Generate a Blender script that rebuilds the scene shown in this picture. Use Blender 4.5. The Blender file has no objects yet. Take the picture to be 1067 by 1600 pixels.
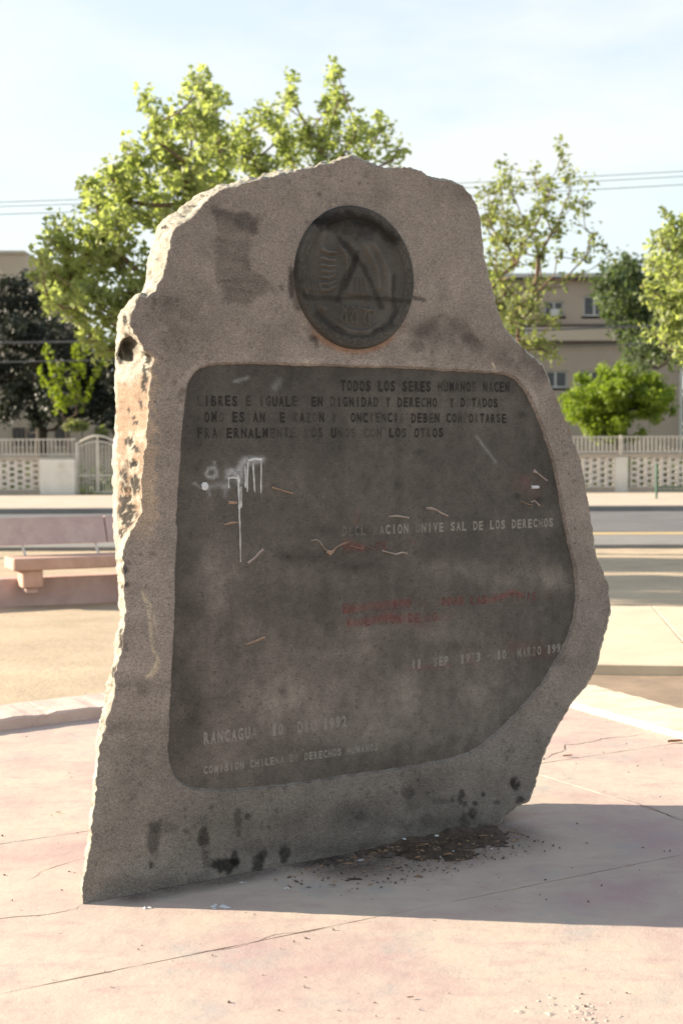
import bpy, math, random
import numpy as np
from mathutils import Vector, Matrix
from mathutils.geometry import delaunay_2d_cdt

random.seed(7)
RNG = np.random.default_rng(11)
SC = bpy.context.scene
COL = SC.collection

# ------------------------------------------------------------------ camera
W0, H0, FPX = 1067.0, 1600.0, 2200.0
EYE = Vector((0, 0, 1.6))
CM = Matrix.Rotation(math.radians(90 - 2.60), 4, 'X') @ Matrix.Rotation(math.radians(-0.26), 4, 'Z')
CM.translation = EYE
cam_d = bpy.data.cameras.new('camera')
cam = bpy.data.objects.new('camera', cam_d)
COL.objects.link(cam)
cam.matrix_world = CM
cam_d.sensor_fit = 'VERTICAL'
cam_d.sensor_height = 22.3
cam_d.lens = FPX / H0 * 22.3
cam_d.clip_end = 3000
cam_d.dof.use_dof = True
cam_d.dof.focus_distance = 5.35
cam_d.dof.aperture_fstop = 2.1
cam_d.dof.aperture_blades = 7
SC.camera = cam

# ------------------------------------------------------------------ sky, sun, exposure
SUN_EL, SUN_AZ = 18.5, -9.5          # elevation; heading of the shadows (degrees from +X)
sd = Vector((math.cos(math.radians(SUN_AZ)) * math.cos(math.radians(SUN_EL)),
             math.sin(math.radians(SUN_AZ)) * math.cos(math.radians(SUN_EL)), -math.sin(math.radians(SUN_EL))))
SC.view_settings.view_transform = 'Standard'
SC.view_settings.look = 'None'
SC.view_settings.exposure = 1.62
SC.view_settings.gamma = 1.0
SC.view_settings.use_curve_mapping = False
sl = bpy.data.lights.new('sun', 'SUN')
sl.energy = 5.0
sl.angle = math.radians(0.5)
sl.color = (1.0, 0.86, 0.68)
so = bpy.data.objects.new('sun', sl)
COL.objects.link(so)
so.rotation_euler = sd.to_track_quat('-Z', 'Y').to_euler()

world = bpy.data.worlds.new('World')
SC.world = world
world.use_nodes = True
wn, wl = world.node_tree.nodes, world.node_tree.links
wn.clear()
w_out = wn.new('ShaderNodeOutputWorld')
w_bg = wn.new('ShaderNodeBackground')
w_bg.inputs['Strength'].default_value = 0.10
sky = wn.new('ShaderNodeTexSky')
sky.sky_type = 'NISHITA'
sky.sun_disc = False
sky.sun_elevation = math.radians(SUN_EL)
sky.sun_rotation = math.atan2(-sd.x, -sd.y)
sky.air_density = 1.0
sky.dust_density = 1.5
tc = wn.new('ShaderNodeTexCoord')
mp = wn.new('ShaderNodeMapping')
mp.inputs['Scale'].default_value = (1.0, 1.0, 3.2)
nz = wn.new('ShaderNodeTexNoise')
nz.inputs['Scale'].default_value = 2.6
nz.inputs['Detail'].default_value = 6
nz.inputs['Roughness'].default_value = 0.55
rp = wn.new('ShaderNodeValToRGB')
rp.color_ramp.elements[0].position = 0.42
rp.color_ramp.elements[0].color = (0.58, 0.58, 0.58, 1)
rp.color_ramp.elements[1].position = 0.58
rp.color_ramp.elements[1].color = (1.0, 1.0, 1.0, 1)
mx = wn.new('ShaderNodeMix')
mx.data_type = 'RGBA'
mx.inputs[7].default_value = (3.18, 3.34, 3.28, 1)
wl.new(tc.outputs['Generated'], mp.inputs['Vector'])
wl.new(mp.outputs[0], nz.inputs['Vector'])
wl.new(nz.outputs['Fac'], rp.inputs[0])
sx = wn.new('ShaderNodeSeparateXYZ')
mr = wn.new('ShaderNodeMapRange')
mr.inputs['From Min'].default_value = 0.30
mr.inputs['From Max'].default_value = 0.95
mr.inputs['To Min'].default_value = 1.0
mr.inputs['To Max'].default_value = 0.25
mm = wn.new('ShaderNodeMath')
mm.operation = 'MULTIPLY'
wl.new(tc.outputs['Generated'], sx.inputs[0])
wl.new(sx.outputs['Z'], mr.inputs[0])
wl.new(mr.outputs[0], mm.inputs[0])
wl.new(rp.outputs[0], mm.inputs[1])
wl.new(mm.outputs[0], mx.inputs[0])
wl.new(sky.outputs[0], mx.inputs[6])
wl.new(mx.outputs[2], w_bg.inputs['Color'])
wl.new(w_bg.outputs[0], w_out.inputs[0])

# ------------------------------------------------------------------ helpers
R3 = np.array(CM.to_3x3())


def ray(px, py):
    px = np.asarray(px, float); py = np.asarray(py, float)
    d = np.stack([(px - W0 / 2) / FPX, -(py - H0 / 2) / FPX, -np.ones_like(px)], -1)
    return d @ R3.T


def gp(px, py, z=0.0):
    """point of the photograph -> point on the horizontal plane z"""
    d = ray(px, py)
    t = (z - 1.6) / d[..., 2]
    return np.array([0, 0, 1.6]) + d * t[..., None]


def dp(px, py, Y):
    """point of the photograph -> point at distance Y down the view axis"""
    d = ray(px, py)
    return np.array([0, 0, 1.6]) + d * (Y / d[..., 1])[..., None]


def project(P):
    q = (np.asarray(P) - np.array([0, 0, 1.6])) @ R3
    return W0 / 2 + FPX * q[..., 0] / -q[..., 2], H0 / 2 - FPX * q[..., 1] / -q[..., 2]


def vnoise(P, scale, seed=0):
    """value noise, 0..1, vectorised"""
    P = np.asarray(P, float) * scale + seed * 17.37
    i = np.floor(P).astype(np.int64)
    f = P - i
    f = f * f * (3 - 2 * f)

    def h(a, b, c):
        n = (a * 374761393 + b * 668265263 + c * 2147483647 + seed * 9973) & 0xffffffff
        n = ((n ^ (n >> 13)) * 1274126177) & 0xffffffff
        n = (n ^ (n >> 16)) & 0xffffffff
        return n / 4294967295.0
    r = 0
    for dx in (0, 1):
        for dy in (0, 1):
            for dz in (0, 1):
                w = (f[..., 0] if dx else 1 - f[..., 0]) * (f[..., 1] if dy else 1 - f[..., 1]) * (f[..., 2] if dz else 1 - f[..., 2])
                r = r + w * h(i[..., 0] + dx, i[..., 1] + dy, i[..., 2] + dz)
    return r


def fbm(P, scale, seed=0, octaves=4, rough=0.5):
    a, s, tot, r = 1.0, scale, 0.0, 0.0
    for o in range(octaves):
        r = r + a * vnoise(P, s, seed + o * 3)
        tot += a; a *= rough; s *= 2.03
    return r / tot


def inside(x, y, poly):
    poly = np.asarray(poly)
    r = np.zeros(x.shape, bool)
    n = len(poly)
    for k in range(n):
        x0, y0 = poly[k]; x1, y1 = poly[(k + 1) % n]
        if y0 == y1:
            continue
        c = ((y0 > y) != (y1 > y)) & (x < (x1 - x0) * (y - y0) / (y1 - y0) + x0)
        r ^= c
    return r


def segdist(x, y, pts):
    d = np.full(x.shape, 1e9)
    for (x0, y0), (x1, y1) in zip(pts[:-1], pts[1:]):
        vx, vy = x1 - x0, y1 - y0
        L = vx * vx + vy * vy + 1e-9
        t = np.clip(((x - x0) * vx + (y - y0) * vy) / L, 0, 1)
        d = np.minimum(d, np.hypot(x - x0 - t * vx, y - y0 - t * vy))
    return d


def sstep(a, b, x):
    t = np.clip((x - a) / (b - a), 0, 1)
    return t * t * (3 - 2 * t)


def link(name, me, mat=None, parent=None):
    o = bpy.data.objects.new(name, me)
    COL.objects.link(o)
    if mat is not None and not me.materials:
        for m in (mat if isinstance(mat, (list, tuple)) else [mat]):
            me.materials.append(m)
    if parent is not None:
        o.parent = parent
    return o


def mesh_np(name, V, F, smooth=True, col=None):
    """F: list of faces, or an (n,3)/(n,4) array"""
    V = np.asarray(V, np.float32)
    me = bpy.data.meshes.new(name)
    if isinstance(F, np.ndarray):
        k = F.shape[1]
        me.vertices.add(len(V)); me.vertices.foreach_set('co', V.ravel())
        me.loops.add(F.size); me.loops.foreach_set('vertex_index', F.astype(np.int32).ravel())
        me.polygons.add(len(F))
        me.polygons.foreach_set('loop_start', np.arange(0, F.size, k, dtype=np.int32))
        me.update(calc_edges=True)
    else:
        me.from_pydata(V.tolist(), [], F)
    if smooth:
        me.polygons.foreach_set('use_smooth', np.ones(len(me.polygons), bool))
    if col is not None:
        a = me.color_attributes.new('tint', 'FLOAT_COLOR', 'POINT')
        c = np.ones((len(V), 4), np.float32); c[:, :col.shape[1]] = col
        a.data.foreach_set('color', c.ravel())
    me.update()
    return me


def tag(o, label=None, cat=None, group=None, kind=None):
    if label: o['label'] = label
    if cat: o['category'] = cat
    if group: o['group'] = group
    if kind: o['kind'] = kind
    return o


def empty(name, loc=(0, 0, 0), rz=0.0, parent=None):
    o = bpy.data.objects.new(name, None)
    o.empty_display_size = 0.2
    COL.objects.link(o)
    o.location = loc; o.rotation_euler = (0, 0, rz)
    o.parent = parent
    return o


class MB:
    def __init__(self):
        self.v = []; self.f = []

    def add(self, V, F):
        n = len(self.v)
        self.v += [tuple(map(float, p)) for p in V]
        self.f += [tuple(i + n for i in f) for f in F]
        return self

    def box(self, x0, x1, y0, y1, z0, z1, bev=0.0):
        if bev <= 0:
            V = [(x, y, z) for z in (z0, z1) for x, y in ((x0, y0), (x1, y0), (x1, y1), (x0, y1))]
            F = [(3, 2, 1, 0), (4, 5, 6, 7), (0, 1, 5, 4), (1, 2, 6, 5), (2, 3, 7, 6), (3, 0, 4, 7)]
            return self.add(V, F)
        b = bev
        V = []; 
        for z, s in ((z0, b), (z0 + b, 0), (z1 - b, 0), (z1, b)):
            a0, a1, c0, c1 = x0 + s, x1 - s, y0 + s, y1 - s
            V += [(a0 + (b - s), c0, z), (a1 - (b - s), c0, z), (a1, c0 + (b - s), z), (a1, c1 - (b - s), z),
                  (a1 - (b - s), c1, z), (a0 + (b - s), c1, z), (a0, c1 - (b - s), z), (a0, c0 + (b - s), z)]
        F = [tuple(range(7, -1, -1)), tuple(range(24, 32))]
        for r in range(3):
            for k in range(8):
                F.append((r * 8 + k, r * 8 + (k + 1) % 8, r * 8 + 8 + (k + 1) % 8, r * 8 + 8 + k))
        return self.add(V, F)

    def tube(self, pts, rad, n=8, cap=True):
        pts = [Vector(p) for p in pts]
        if not hasattr(rad, '__len__'):
            rad = [rad] * len(pts)
        V = []; up = Vector((0.13, 0.21, 0.97))
        for k, p in enumerate(pts):
            t = (pts[min(k + 1, len(pts) - 1)] - pts[max(k - 1, 0)]).normalized()
            a = t.cross(up)
            if a.length < 0.05: a = t.cross(Vector((1, 0, 0)))
            a.normalize(); b = t.cross(a)
            for j in range(n):
                q = 2 * math.pi * j / n
                V.append(p + (a * math.cos(q) + b * math.sin(q)) * rad[k])
        F = []
        for k in range(len(pts) - 1):
            for j in range(n):
                F.append((k * n + j, k * n + (j + 1) % n, (k + 1) * n + (j + 1) % n, (k + 1) * n + j))
        if cap:
            F.append(tuple(range(n - 1, -1, -1)))
            F.append(tuple((len(pts) - 1) * n + j for j in range(n)))
        return self.add(V, F)

    def build(self, name, mat=None, parent=None, smooth=False, sharp=None):
        me = bpy.data.meshes.new(name)
        me.from_pydata(self.v, [], self.f)
        if smooth:
            me.polygons.foreach_set('use_smooth', np.ones(len(me.polygons), bool))
            me.set_sharp_from_angle(angle=math.radians(sharp or 40))
        me.update()
        return link(name, me, mat, parent)


# ------------------------------------------------------------------ materials
def new_mat(name):
    m = bpy.data.materials.new(name)
    m.use_nodes = True
    nt = m.node_tree
    return m, nt, nt.nodes['Principled BSDF']


def noise_node(nt, scale, detail=4, rough=0.55, vec=None, stretch=None):
    n = nt.nodes.new('ShaderNodeTexNoise')
    n.inputs['Scale'].default_value = scale
    n.inputs['Detail'].default_value = detail
    n.inputs['Roughness'].default_value = rough
    src = vec
    if src is None:
        c = nt.nodes.new('ShaderNodeNewGeometry')
        src = c.outputs['Position']
    if stretch:
        mpn = nt.nodes.new('ShaderNodeMapping')
        mpn.inputs['Scale'].default_value = stretch
        nt.links.new(src, mpn.inputs['Vector'])
        src = mpn.outputs[0]
    nt.links.new(src, n.inputs['Vector'])
    return n


def ramp(nt, src, stops):
    r = nt.nodes.new('ShaderNodeValToRGB')
    e = r.color_ramp.elements
    while len(e) < len(stops): e.new(0.5)
    for k, (p, c) in enumerate(stops):
        e[k].position = p
        e[k].color = (c, c, c, 1) if not hasattr(c, '__len__') else (*c, 1)
    nt.links.new(src, r.inputs[0])
    return r


def mixc(nt, fac, a, b, mode='MIX'):
    m = nt.nodes.new('ShaderNodeMix')
    m.data_type = 'RGBA'; m.blend_type = mode
    for sock, v in ((m.inputs[0], fac), (m.inputs[6], a), (m.inputs[7], b)):
        if hasattr(v, 'links') or isinstance(v, bpy.types.NodeSocket):
            nt.links.new(v, sock)
        elif hasattr(v, '__len__'):
            sock.default_value = (*v, 1)
        else:
            sock.default_value = v
    return m.outputs[2]


def bump(nt, bsdf, src, strength, dist, prev=None):
    b = nt.nodes.new('ShaderNodeBump')
    b.inputs['Strength'].default_value = strength
    b.inputs['Distance'].default_value = dist
    nt.links.new(src, b.inputs['Height'])
    if prev is not None:
        nt.links.new(prev, b.inputs['Normal'])
    nt.links.new(b.outputs[0], bsdf.inputs['Normal'])
    return b.outputs[0]


def simple(name, c0, c1=None, scale=3.0, rough=0.85, bscale=None, bstr=0.3, bdist=0.01, metal=0.0, patch=None):
    """two-tone mottled surface with fine relief; patch = (colour, scale, from, to)"""
    m, nt, p = new_mat(name)
    p.inputs['Roughness'].default_value = rough
    p.inputs['Metallic'].default_value = metal
    p.inputs['Specular IOR Level'].default_value = 0.3
    n = noise_node(nt, scale, 6, 0.62)
    c1 = c1 or tuple(x * 0.8 for x in c0)
    out = ramp(nt, n.outputs['Fac'], [(0.32, c1), (0.68, c0)]).outputs[0]
    if patch:
        q = noise_node(nt, patch[1], 5, 0.6)
        f = ramp(nt, q.outputs['Fac'], [(patch[2], 0.0), (patch[3], 1.0)]).outputs[0]
        out = mixc(nt, f, out, patch[0])
    nt.links.new(out, p.inputs['Base Color'])
    if bscale:
        b = noise_node(nt, bscale, 5, 0.6)
        bump(nt, p, b.outputs['Fac'], bstr, bdist)
    return m


def tint_mat(name, rough=0.9, grain=900.0, gmin=0.55, gmax=1.35, bstr=0.6, bdist=0.002, spec=0.25, mott=9.0, pits=True, coarse=0.0):
    """base colour from the mesh's own colour attribute x mineral grain"""
    m, nt, p = new_mat(name)
    p.inputs['Roughness'].default_value = rough
    p.inputs['Specular IOR Level'].default_value = spec
    a = nt.nodes.new('ShaderNodeAttribute'); a.attribute_name = 'tint'
    g = noise_node(nt, grain * 0.35, 3, 0.7)
    r = ramp(nt, g.outputs['Fac'], [(0.30, gmin), (0.5, 1.0), (0.70, gmax)])
    c = mixc(nt, 1.0, a.outputs['Color'], r.outputs[0], 'MULTIPLY')
    g2 = noise_node(nt, mott, 6, 0.6)
    r2 = ramp(nt, g2.outputs['Fac'], [(0.3, 0.82), (0.7, 1.15)])
    c = mixc(nt, 1.0, c, r2.outputs[0], 'MULTIPLY')
    if coarse:
        g3 = noise_node(nt, 135, 3, 0.75)
        c = mixc(nt, 1.0, c, ramp(nt, g3.outputs['Fac'], [(0.30, 1 - coarse), (0.5, 1.0), (0.70, 1 + coarse)]).outputs[0], 'MULTIPLY')
    if pits:
        v = noise_node(nt, grain * 0.11, 2, 0.5)
        r3 = ramp(nt, v.outputs['Fac'], [(0.28, 0.55), (0.40, 1.0)])
        c = mixc(nt, 0.8, c, r3.outputs[0], 'MULTIPLY')
    nt.links.new(c, p.inputs['Base Color'])
    b1 = noise_node(nt, grain * 0.22, 3, 0.7)
    n1 = bump(nt, p, b1.outputs['Fac'], bstr, bdist)
    b2 = noise_node(nt, 38.0, 4, 0.6)
    bump(nt, p, b2.outputs['Fac'], bstr * 0.5, bdist * 3, n1)
    return m


def leaf_mat(name, c0, c1, trans=0.45):
    m, nt, p = new_mat(name)
    nt.nodes.remove(p)
    out = nt.nodes['Material Output']
    a = nt.nodes.new('ShaderNodeAttribute'); a.attribute_name = 'tint'
    c = mixc(nt, a.outputs['Fac'], c0, c1)
    d = nt.nodes.new('ShaderNodeBsdfPrincipled')
    d.inputs['Roughness'].default_value = 0.5
    d.inputs['Specular IOR Level'].default_value = 0.35
    t = nt.nodes.new('ShaderNodeBsdfTranslucent')
    nt.links.new(c, d.inputs['Base Color'])
    tcx = mixc(nt, 1.0, c, (1.36, 1.44, 0.66), 'MULTIPLY')
    nt.links.new(tcx, t.inputs['Color'])
    s = nt.nodes.new('ShaderNodeMixShader'); s.inputs[0].default_value = trans
    nt.links.new(d.outputs[0], s.inputs[1]); nt.links.new(t.outputs[0], s.inputs[2])
    nt.links.new(s.outputs[0], out.inputs[0])
    return m


M = {}
M['stone'] = tint_mat('pecked_granite', grain=800, gmin=0.45, gmax=1.6, bstr=1.0, bdist=0.003, coarse=0.27)
M['panel'] = tint_mat('smoothed_dark_stone', rough=0.75, grain=700, gmin=0.60, gmax=1.45, bstr=0.4, bdist=0.0012, mott=26, spec=0.3, pits=True, coarse=0.14)
M['medal'] = tint_mat('sooty_bronze', rough=0.75, grain=500, gmin=0.75, gmax=1.25, bstr=0.35, bdist=0.0015, spec=0.2, pits=False)
M['plaza'] = None
M['bark'] = simple('bark', (0.20, 0.14, 0.10), (0.09, 0.065, 0.05), 12, 0.95, 30, 0.8, 0.02)
M['dark_bark'] = simple('dark_bark', (0.06, 0.05, 0.04), (0.03, 0.025, 0.02), 8, 0.95, 20, 0.8, 0.02)
M['soil'] = simple('packed_sand', (0.50, 0.40, 0.28), (0.36, 0.285, 0.20), 1.1, 0.97, 22, 0.6, 0.012, patch=((0.40, 0.325, 0.235), 7.0, 0.50, 0.72))
M['kerb'] = simple('kerb_concrete', (0.62, 0.50, 0.43), (0.48, 0.36, 0.32), 5, 0.9, 60, 0.5, 0.006, patch=((0.45, 0.28, 0.25), 6.0, 0.55, 0.7))
M['kerb_cream'] = simple('cream_kerb_concrete', (0.70, 0.61, 0.48), (0.55, 0.47, 0.36), 5, 0.9, 60, 0.5, 0.006)
M['pink'] = simple('pink_concrete', (0.54, 0.395, 0.36), (0.45, 0.32, 0.29), 6, 0.9, 80, 0.5, 0.004, patch=((0.58, 0.46, 0.41), 3.0, 0.5, 0.75))
M['peach'] = simple('peach_concrete', (0.52, 0.34, 0.26), (0.42, 0.26, 0.21), 6, 0.9, 80, 0.5, 0.004)
M['path'] = simple('path_concrete', (0.60, 0.51, 0.38), (0.50, 0.42, 0.31), 2, 0.92, 50, 0.4, 0.005)
M['asphalt'] = simple('asphalt', (0.165, 0.160, 0.165), (0.125, 0.122, 0.125), 0.8, 0.9, 60, 0.5, 0.01)
M['sidewalk'] = simple('sidewalk_concrete', (0.52, 0.44, 0.35), (0.42, 0.36, 0.29), 1.2, 0.9, 30, 0.3, 0.01)
M['sidewalk_grey'] = simple('grey_concrete', (0.24, 0.235, 0.225), (0.19, 0.185, 0.18), 1.5, 0.9, 30, 0.3, 0.01)
M['yellow'] = simple('worn_yellow_paint', (0.55, 0.38, 0.13), (0.45, 0.36, 0.24), 5, 0.8)
M['white'] = simple('white_painted_render', (0.74, 0.71, 0.65), (0.62, 0.59, 0.53), 2, 0.8, 40, 0.3, 0.004)
M['block'] = simple('painted_breeze_block', (0.76, 0.70, 0.64), (0.64, 0.58, 0.52), 3, 0.85, 40, 0.3, 0.004)
M['coping'] = simple('coping_concrete', (0.48, 0.42, 0.34), (0.36, 0.31, 0.26), 3, 0.9, 40, 0.3, 0.004)
M['rail'] = simple('cream_painted_steel', (0.66, 0.62, 0.55), (0.52, 0.48, 0.42), 6, 0.55)
M['green'] = simple('green_painted_steel', (0.05, 0.14, 0.09), (0.04, 0.09, 0.06), 6, 0.5)
M['wall'] = simple('tan_render', (0.37, 0.305, 0.25), (0.30, 0.25, 0.205), 0.35, 0.92, 6, 0.3, 0.02)
M['wall_pale'] = simple('pale_render', (0.46, 0.39, 0.31), (0.40, 0.33, 0.26), 0.3, 0.92, 6, 0.3, 0.02)
M['trim'] = simple('dark_trim', (0.10, 0.08, 0.07), (0.07, 0.055, 0.05), 1.5, 0.8)
M['metalroof'] = simple('zinc_roof', (0.50, 0.50, 0.48), (0.38, 0.38, 0.36), 1.0, 0.45)
M['frame'] = simple('white_window_frame', (0.50, 0.50, 0.48), (0.42, 0.42, 0.40), 3, 0.5)
M['cable'] = simple('cable_sheath', (0.12, 0.12, 0.12), (0.08, 0.085, 0.085), 3, 0.6)
M['dirt'] = simple('dark_dirt', (0.145, 0.108, 0.080), (0.060, 0.046, 0.036), 30, 0.98, 140, 1.0, 0.01)
M['paint_white'] = simple('white_paint', (0.62, 0.63, 0.63), (0.45, 0.46, 0.46), 60, 0.5)
M['tan_scrap'] = simple('tan_tape', (0.36, 0.25, 0.18), (0.24, 0.17, 0.12), 90, 0.7)
M['pale_scrap'] = simple('pale_tape', (0.42, 0.35, 0.31), (0.22, 0.17, 0.15), 120, 0.6)
M['twig'] = simple('dry_twig', (0.34, 0.22, 0.13), (0.18, 0.11, 0.07), 60, 0.9)
M['deadleaf'] = simple('dead_leaf', (0.26, 0.12, 0.06), (0.16, 0.08, 0.04), 60, 0.8)
M['litter'] = simple('paper_litter', (0.62, 0.64, 0.66), (0.45, 0.46, 0.48), 80, 0.8)
m, nt, p = new_mat('window_glass')
p.inputs['Base Color'].default_value = (0.03, 0.035, 0.04, 1); p.inputs['Roughness'].default_value = 0.08
M['glass'] = m

# pink plaza concrete: worn pink wash with sandy dust, blue-grey scuffs and pinholes
m, nt, p = new_mat('worn_pink_plaza')
p.inputs['Roughness'].default_value = 0.88
p.inputs['Specular IOR Level'].default_value = 0.3
a = noise_node(nt, 1.3, 7, 0.62)
c = ramp(nt, a.outputs['Fac'], [(0.32, (0.41, 0.295, 0.28)), (0.44, (0.455, 0.36, 0.315)), (0.56, (0.50, 0.42, 0.345)), (0.72, (0.47, 0.40, 0.35))]).outputs[0]
q = noise_node(nt, 4.5, 6, 0.7, stretch=(1, 2.2, 1))
c = mixc(nt, ramp(nt, q.outputs['Fac'], [(0.50, 0.0), (0.68, 0.6)]).outputs[0], c, (0.41, 0.275, 0.265))
q = noise_node(nt, 3.1, 7, 0.7)
c = mixc(nt, ramp(nt, q.outputs['Fac'], [(0.54, 0.0), (0.68, 0.6)]).outputs[0], c, (0.345, 0.34, 0.325))
q = noise_node(nt, 260, 3, 0.7)
c = mixc(nt, 1.0, c, ramp(nt, q.outputs['Fac'], [(0.25, 0.72), (0.5, 1.0), (0.75, 1.16)]).outputs[0], 'MULTIPLY')
q = noise_node(nt, 55, 2, 0.4)
c = mixc(nt, 1.0, c, ramp(nt, q.outputs['Fac'], [(0.22, 0.55), (0.29, 1.0)]).outputs[0], 'MULTIPLY')
nt.links.new(c, p.inputs['Base Color'])
q = noise_node(nt, 120, 5, 0.7)
n1 = bump(nt, p, q.outputs['Fac'], 0.5, 0.002)
q = noise_node(nt, 9, 4, 0.6)
bump(nt, p, q.outputs['Fac'], 0.35, 0.012, n1)
M['plaza'] = m

# ------------------------------------------------------------------ ground, paths, road
def sheet(name, poly, z, mat, parent=None, thick=0.0):
    n = len(poly)
    V = [(x, y, z) for x, y in poly]
    F = [tuple(range(n))]
    if thick:
        V += [(x, y, z - thick) for x, y in poly]
        F += [(k, k + n, (k + 1) % n + n, (k + 1) % n) for k in range(n)]
    me = bpy.data.meshes.new(name)
    me.from_pydata(V, [], F)
    me.update()
    return link(name, me, mat, parent)


g = sheet('ground', [(-600, -60), (600, -60), (600, 1400), (-600, 1400)], -0.030, M['soil'])
tag(g, kind='structure')

# the raised relief of the sandy ground around the plaza
n1, n2 = 220, 150
X, Yg = np.meshgrid(np.linspace(-9, 12, n1), np.linspace(7.2, 22.4, n2))
P = np.stack([X, Yg, np.zeros_like(X)], -1).reshape(-1, 3)
P[:, 2] = -0.022 + 0.018 * (fbm(P, 1.4, 5, 4) - 0.5) + 0.003 * (fbm(P, 9, 8, 3) - 0.5)
idx = np.arange(n1 * n2).reshape(n2, n1)
F = np.stack([idx[:-1, :-1], idx[:-1, 1:], idx[1:, 1:], idx[1:, :-1]], -1).reshape(-1, 4)
# keep only what lies outside the plaza
cen = P[F].mean(1)
KL0, KLd = np.array([-1.927, 7.95]), np.array([.78, .62])
KR0, KRd = np.array([1.42, 8.69]), np.array([-.425, .905])


def gp2(px, py, z=0):
    v = gp(px, py, z)
    return np.array([v[0], v[1]])


KL_a, KL_b = gp2(0, 1142), gp2(161, 1121)
KLd = (KL_b - KL_a) / np.linalg.norm(KL_b - KL_a)
KR_a, KR_b = gp2(890, 1105), gp2(1067, 1156)
KRd = (KR_a - KR_b) / np.linalg.norm(KR_a - KR_b)
cl, cr = KL_a + KLd * 2.5, KR_a + KRd * 0.75
pl_poly = [tuple(KL_a - KLd * 9), tuple(cl), tuple(cr), tuple(KR_b - KRd * 12), (4, -6), (-9, -6)]
keep = ~inside(cen[:, 0], cen[:, 1], pl_poly)
F = F[keep]
M['bed'] = simple('brown_bed_soil', (0.33, 0.245, 0.17), (0.22, 0.165, 0.12), 2.5, 0.97, 60, 0.5, 0.006)
cen = P[F].mean(1)
bedf = (cen[:, 0] > .6 + .3 * (vnoise(cen, 3, 4) - .5)) & (cen[:, 1] < 10.4)
me = mesh_np('soil', P, F)
me.materials.append(M['soil']); me.materials.append(M['bed'])
me.polygons.foreach_set('material_index', bedf.astype(np.int32))
tag(link('soil', me), kind='structure')

# plaza: a bed and the poured slabs on it, parted by open joints
plaza = tag(empty('plaza'), kind='structure')
sheet('plaza_bed', pl_poly, -0.012, M['dirt'], plaza)


def clip(poly, a, n, off):
    """keep the side where (p-a).n >= off"""
    out = []
    for k in range(len(poly)):
        p0, p1 = np.array(poly[k]), np.array(poly[(k + 1) % len(poly)])
        d0, d1 = (p0 - a) @ n - off, (p1 - a) @ n - off
        if d0 >= 0: out.append(tuple(p0))
        if (d0 >= 0) != (d1 >= 0):
            t = d0 / (d0 - d1); out.append(tuple(p0 + (p1 - p0) * t))
    return out


J1a, J1b = gp2(0, 1553), gp2(1067, 1335)
jd = (J1b - J1a) / np.linalg.norm(J1b - J1a)
jn = np.array([-jd[1], jd[0]])
J2a = gp2(60, 1310)
J3a = gp2(1040, 1272)
gap = 0.0042


def slab(poly, seed):
    """slab with slightly wandering, spalled edges"""
    out = []
    n = len(poly)
    for k in range(n):
        a, b = np.array(poly[k]), np.array(poly[(k + 1) % n])
        L = np.linalg.norm(b - a)
        m = max(1, int(min(L, 40) / 0.03))
        m = min(m, 400)
        t = np.arange(m) / m
        q = a + (b - a) * t[:, None]
        nn = np.array([-(b - a)[1], (b - a)[0]]) / max(L, 1e-6)
        w = (vnoise(np.c_[q, np.full(m, 0.3)], 9, 2) - 0.5) * 0.010 + (vnoise(np.c_[q, np.full(m, seed * .7)], 40, seed) ** 3) * 0.007
        q = q + nn * (w * np.sin(np.pi * np.clip(t * 1.0001, 0, 1)) ** 0.2)[:, None] * (m > 1)
        out += [tuple(v) for v in q]
    o = sheet('slab', out, 0.0, M['plaza'], plaza, 0.011)
    return o


near = clip(pl_poly, J1a, -jn, gap)
far = clip(pl_poly, J1a, jn, gap)
mid = clip(far, J2a, -jn, gap)
back = clip(far, J2a, jn, gap)
xd = jn
mid_l = clip(mid, J3a, -jd, gap)
mid_r = clip(mid, J3a, jd, gap)
for k, pz in enumerate((near, mid_l, mid_r, back)):
    slab(pz, k + 1)

# hairline cracks, filled with dirt
def crack(pts, w=0.004, seed=0, name='crack'):
    P3 = [gp2(x, y) for x, y in pts]
    Q = []
    for a, b in zip(P3[:-1], P3[1:]):
        m = max(2, int(np.linalg.norm(b - a) / 0.025))
        for t in np.arange(m) / m: Q.append(a + (b - a) * t)
    Q.append(P3[-1]); Q = np.array(Q)
    z = np.c_[Q, np.full(len(Q), seed)]
    Q = Q + np.stack([fbm(z, 12, seed, 3) - .5, fbm(z, 12, seed + 7, 3) - .5], -1) * 0.05
    d = np.gradient(Q, axis=0); d /= np.linalg.norm(d, axis=1)[:, None] + 1e-9
    nn = np.stack([-d[:, 1], d[:, 0]], -1)
    ww = w * (0.35 + vnoise(z, 30, seed + 2)) * np.sin(np.linspace(0.12, math.pi - 0.05, len(Q))) ** 0.5
    V = np.concatenate([np.c_[Q + nn * ww[:, None] / 2, np.full(len(Q), 0.0012)], np.c_[Q - nn * ww[:, None] / 2, np.full(len(Q), 0.0012)]])
    n = len(Q)
    F = np.array([(k, k + 1, n + k + 1, n + k) for k in range(n - 1)])
    link(name, mesh_np(name, V, F[:, ::-1].copy(), False), M['dirt'], plaza)


crack([(846, 1187), (880, 1172), (884, 1164), (905, 1163), (930, 1157), (937, 1154), (970, 1152), (1012, 1146)], 0.006, 1)
crack([(-30, 1440), (60, 1430), (122, 1421), (131, 1414)], 0.004, 2)
crack([(960, 1245), (1000, 1256), (1020, 1262), (1045, 1275), (1090, 1290)], 0.004, 3)
crack([(40, 1375), (90, 1352), (140, 1340)], 0.003, 4)
crack([(300, 1490), (380, 1478), (430, 1462), (520, 1449)], 0.003, 5)

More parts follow.
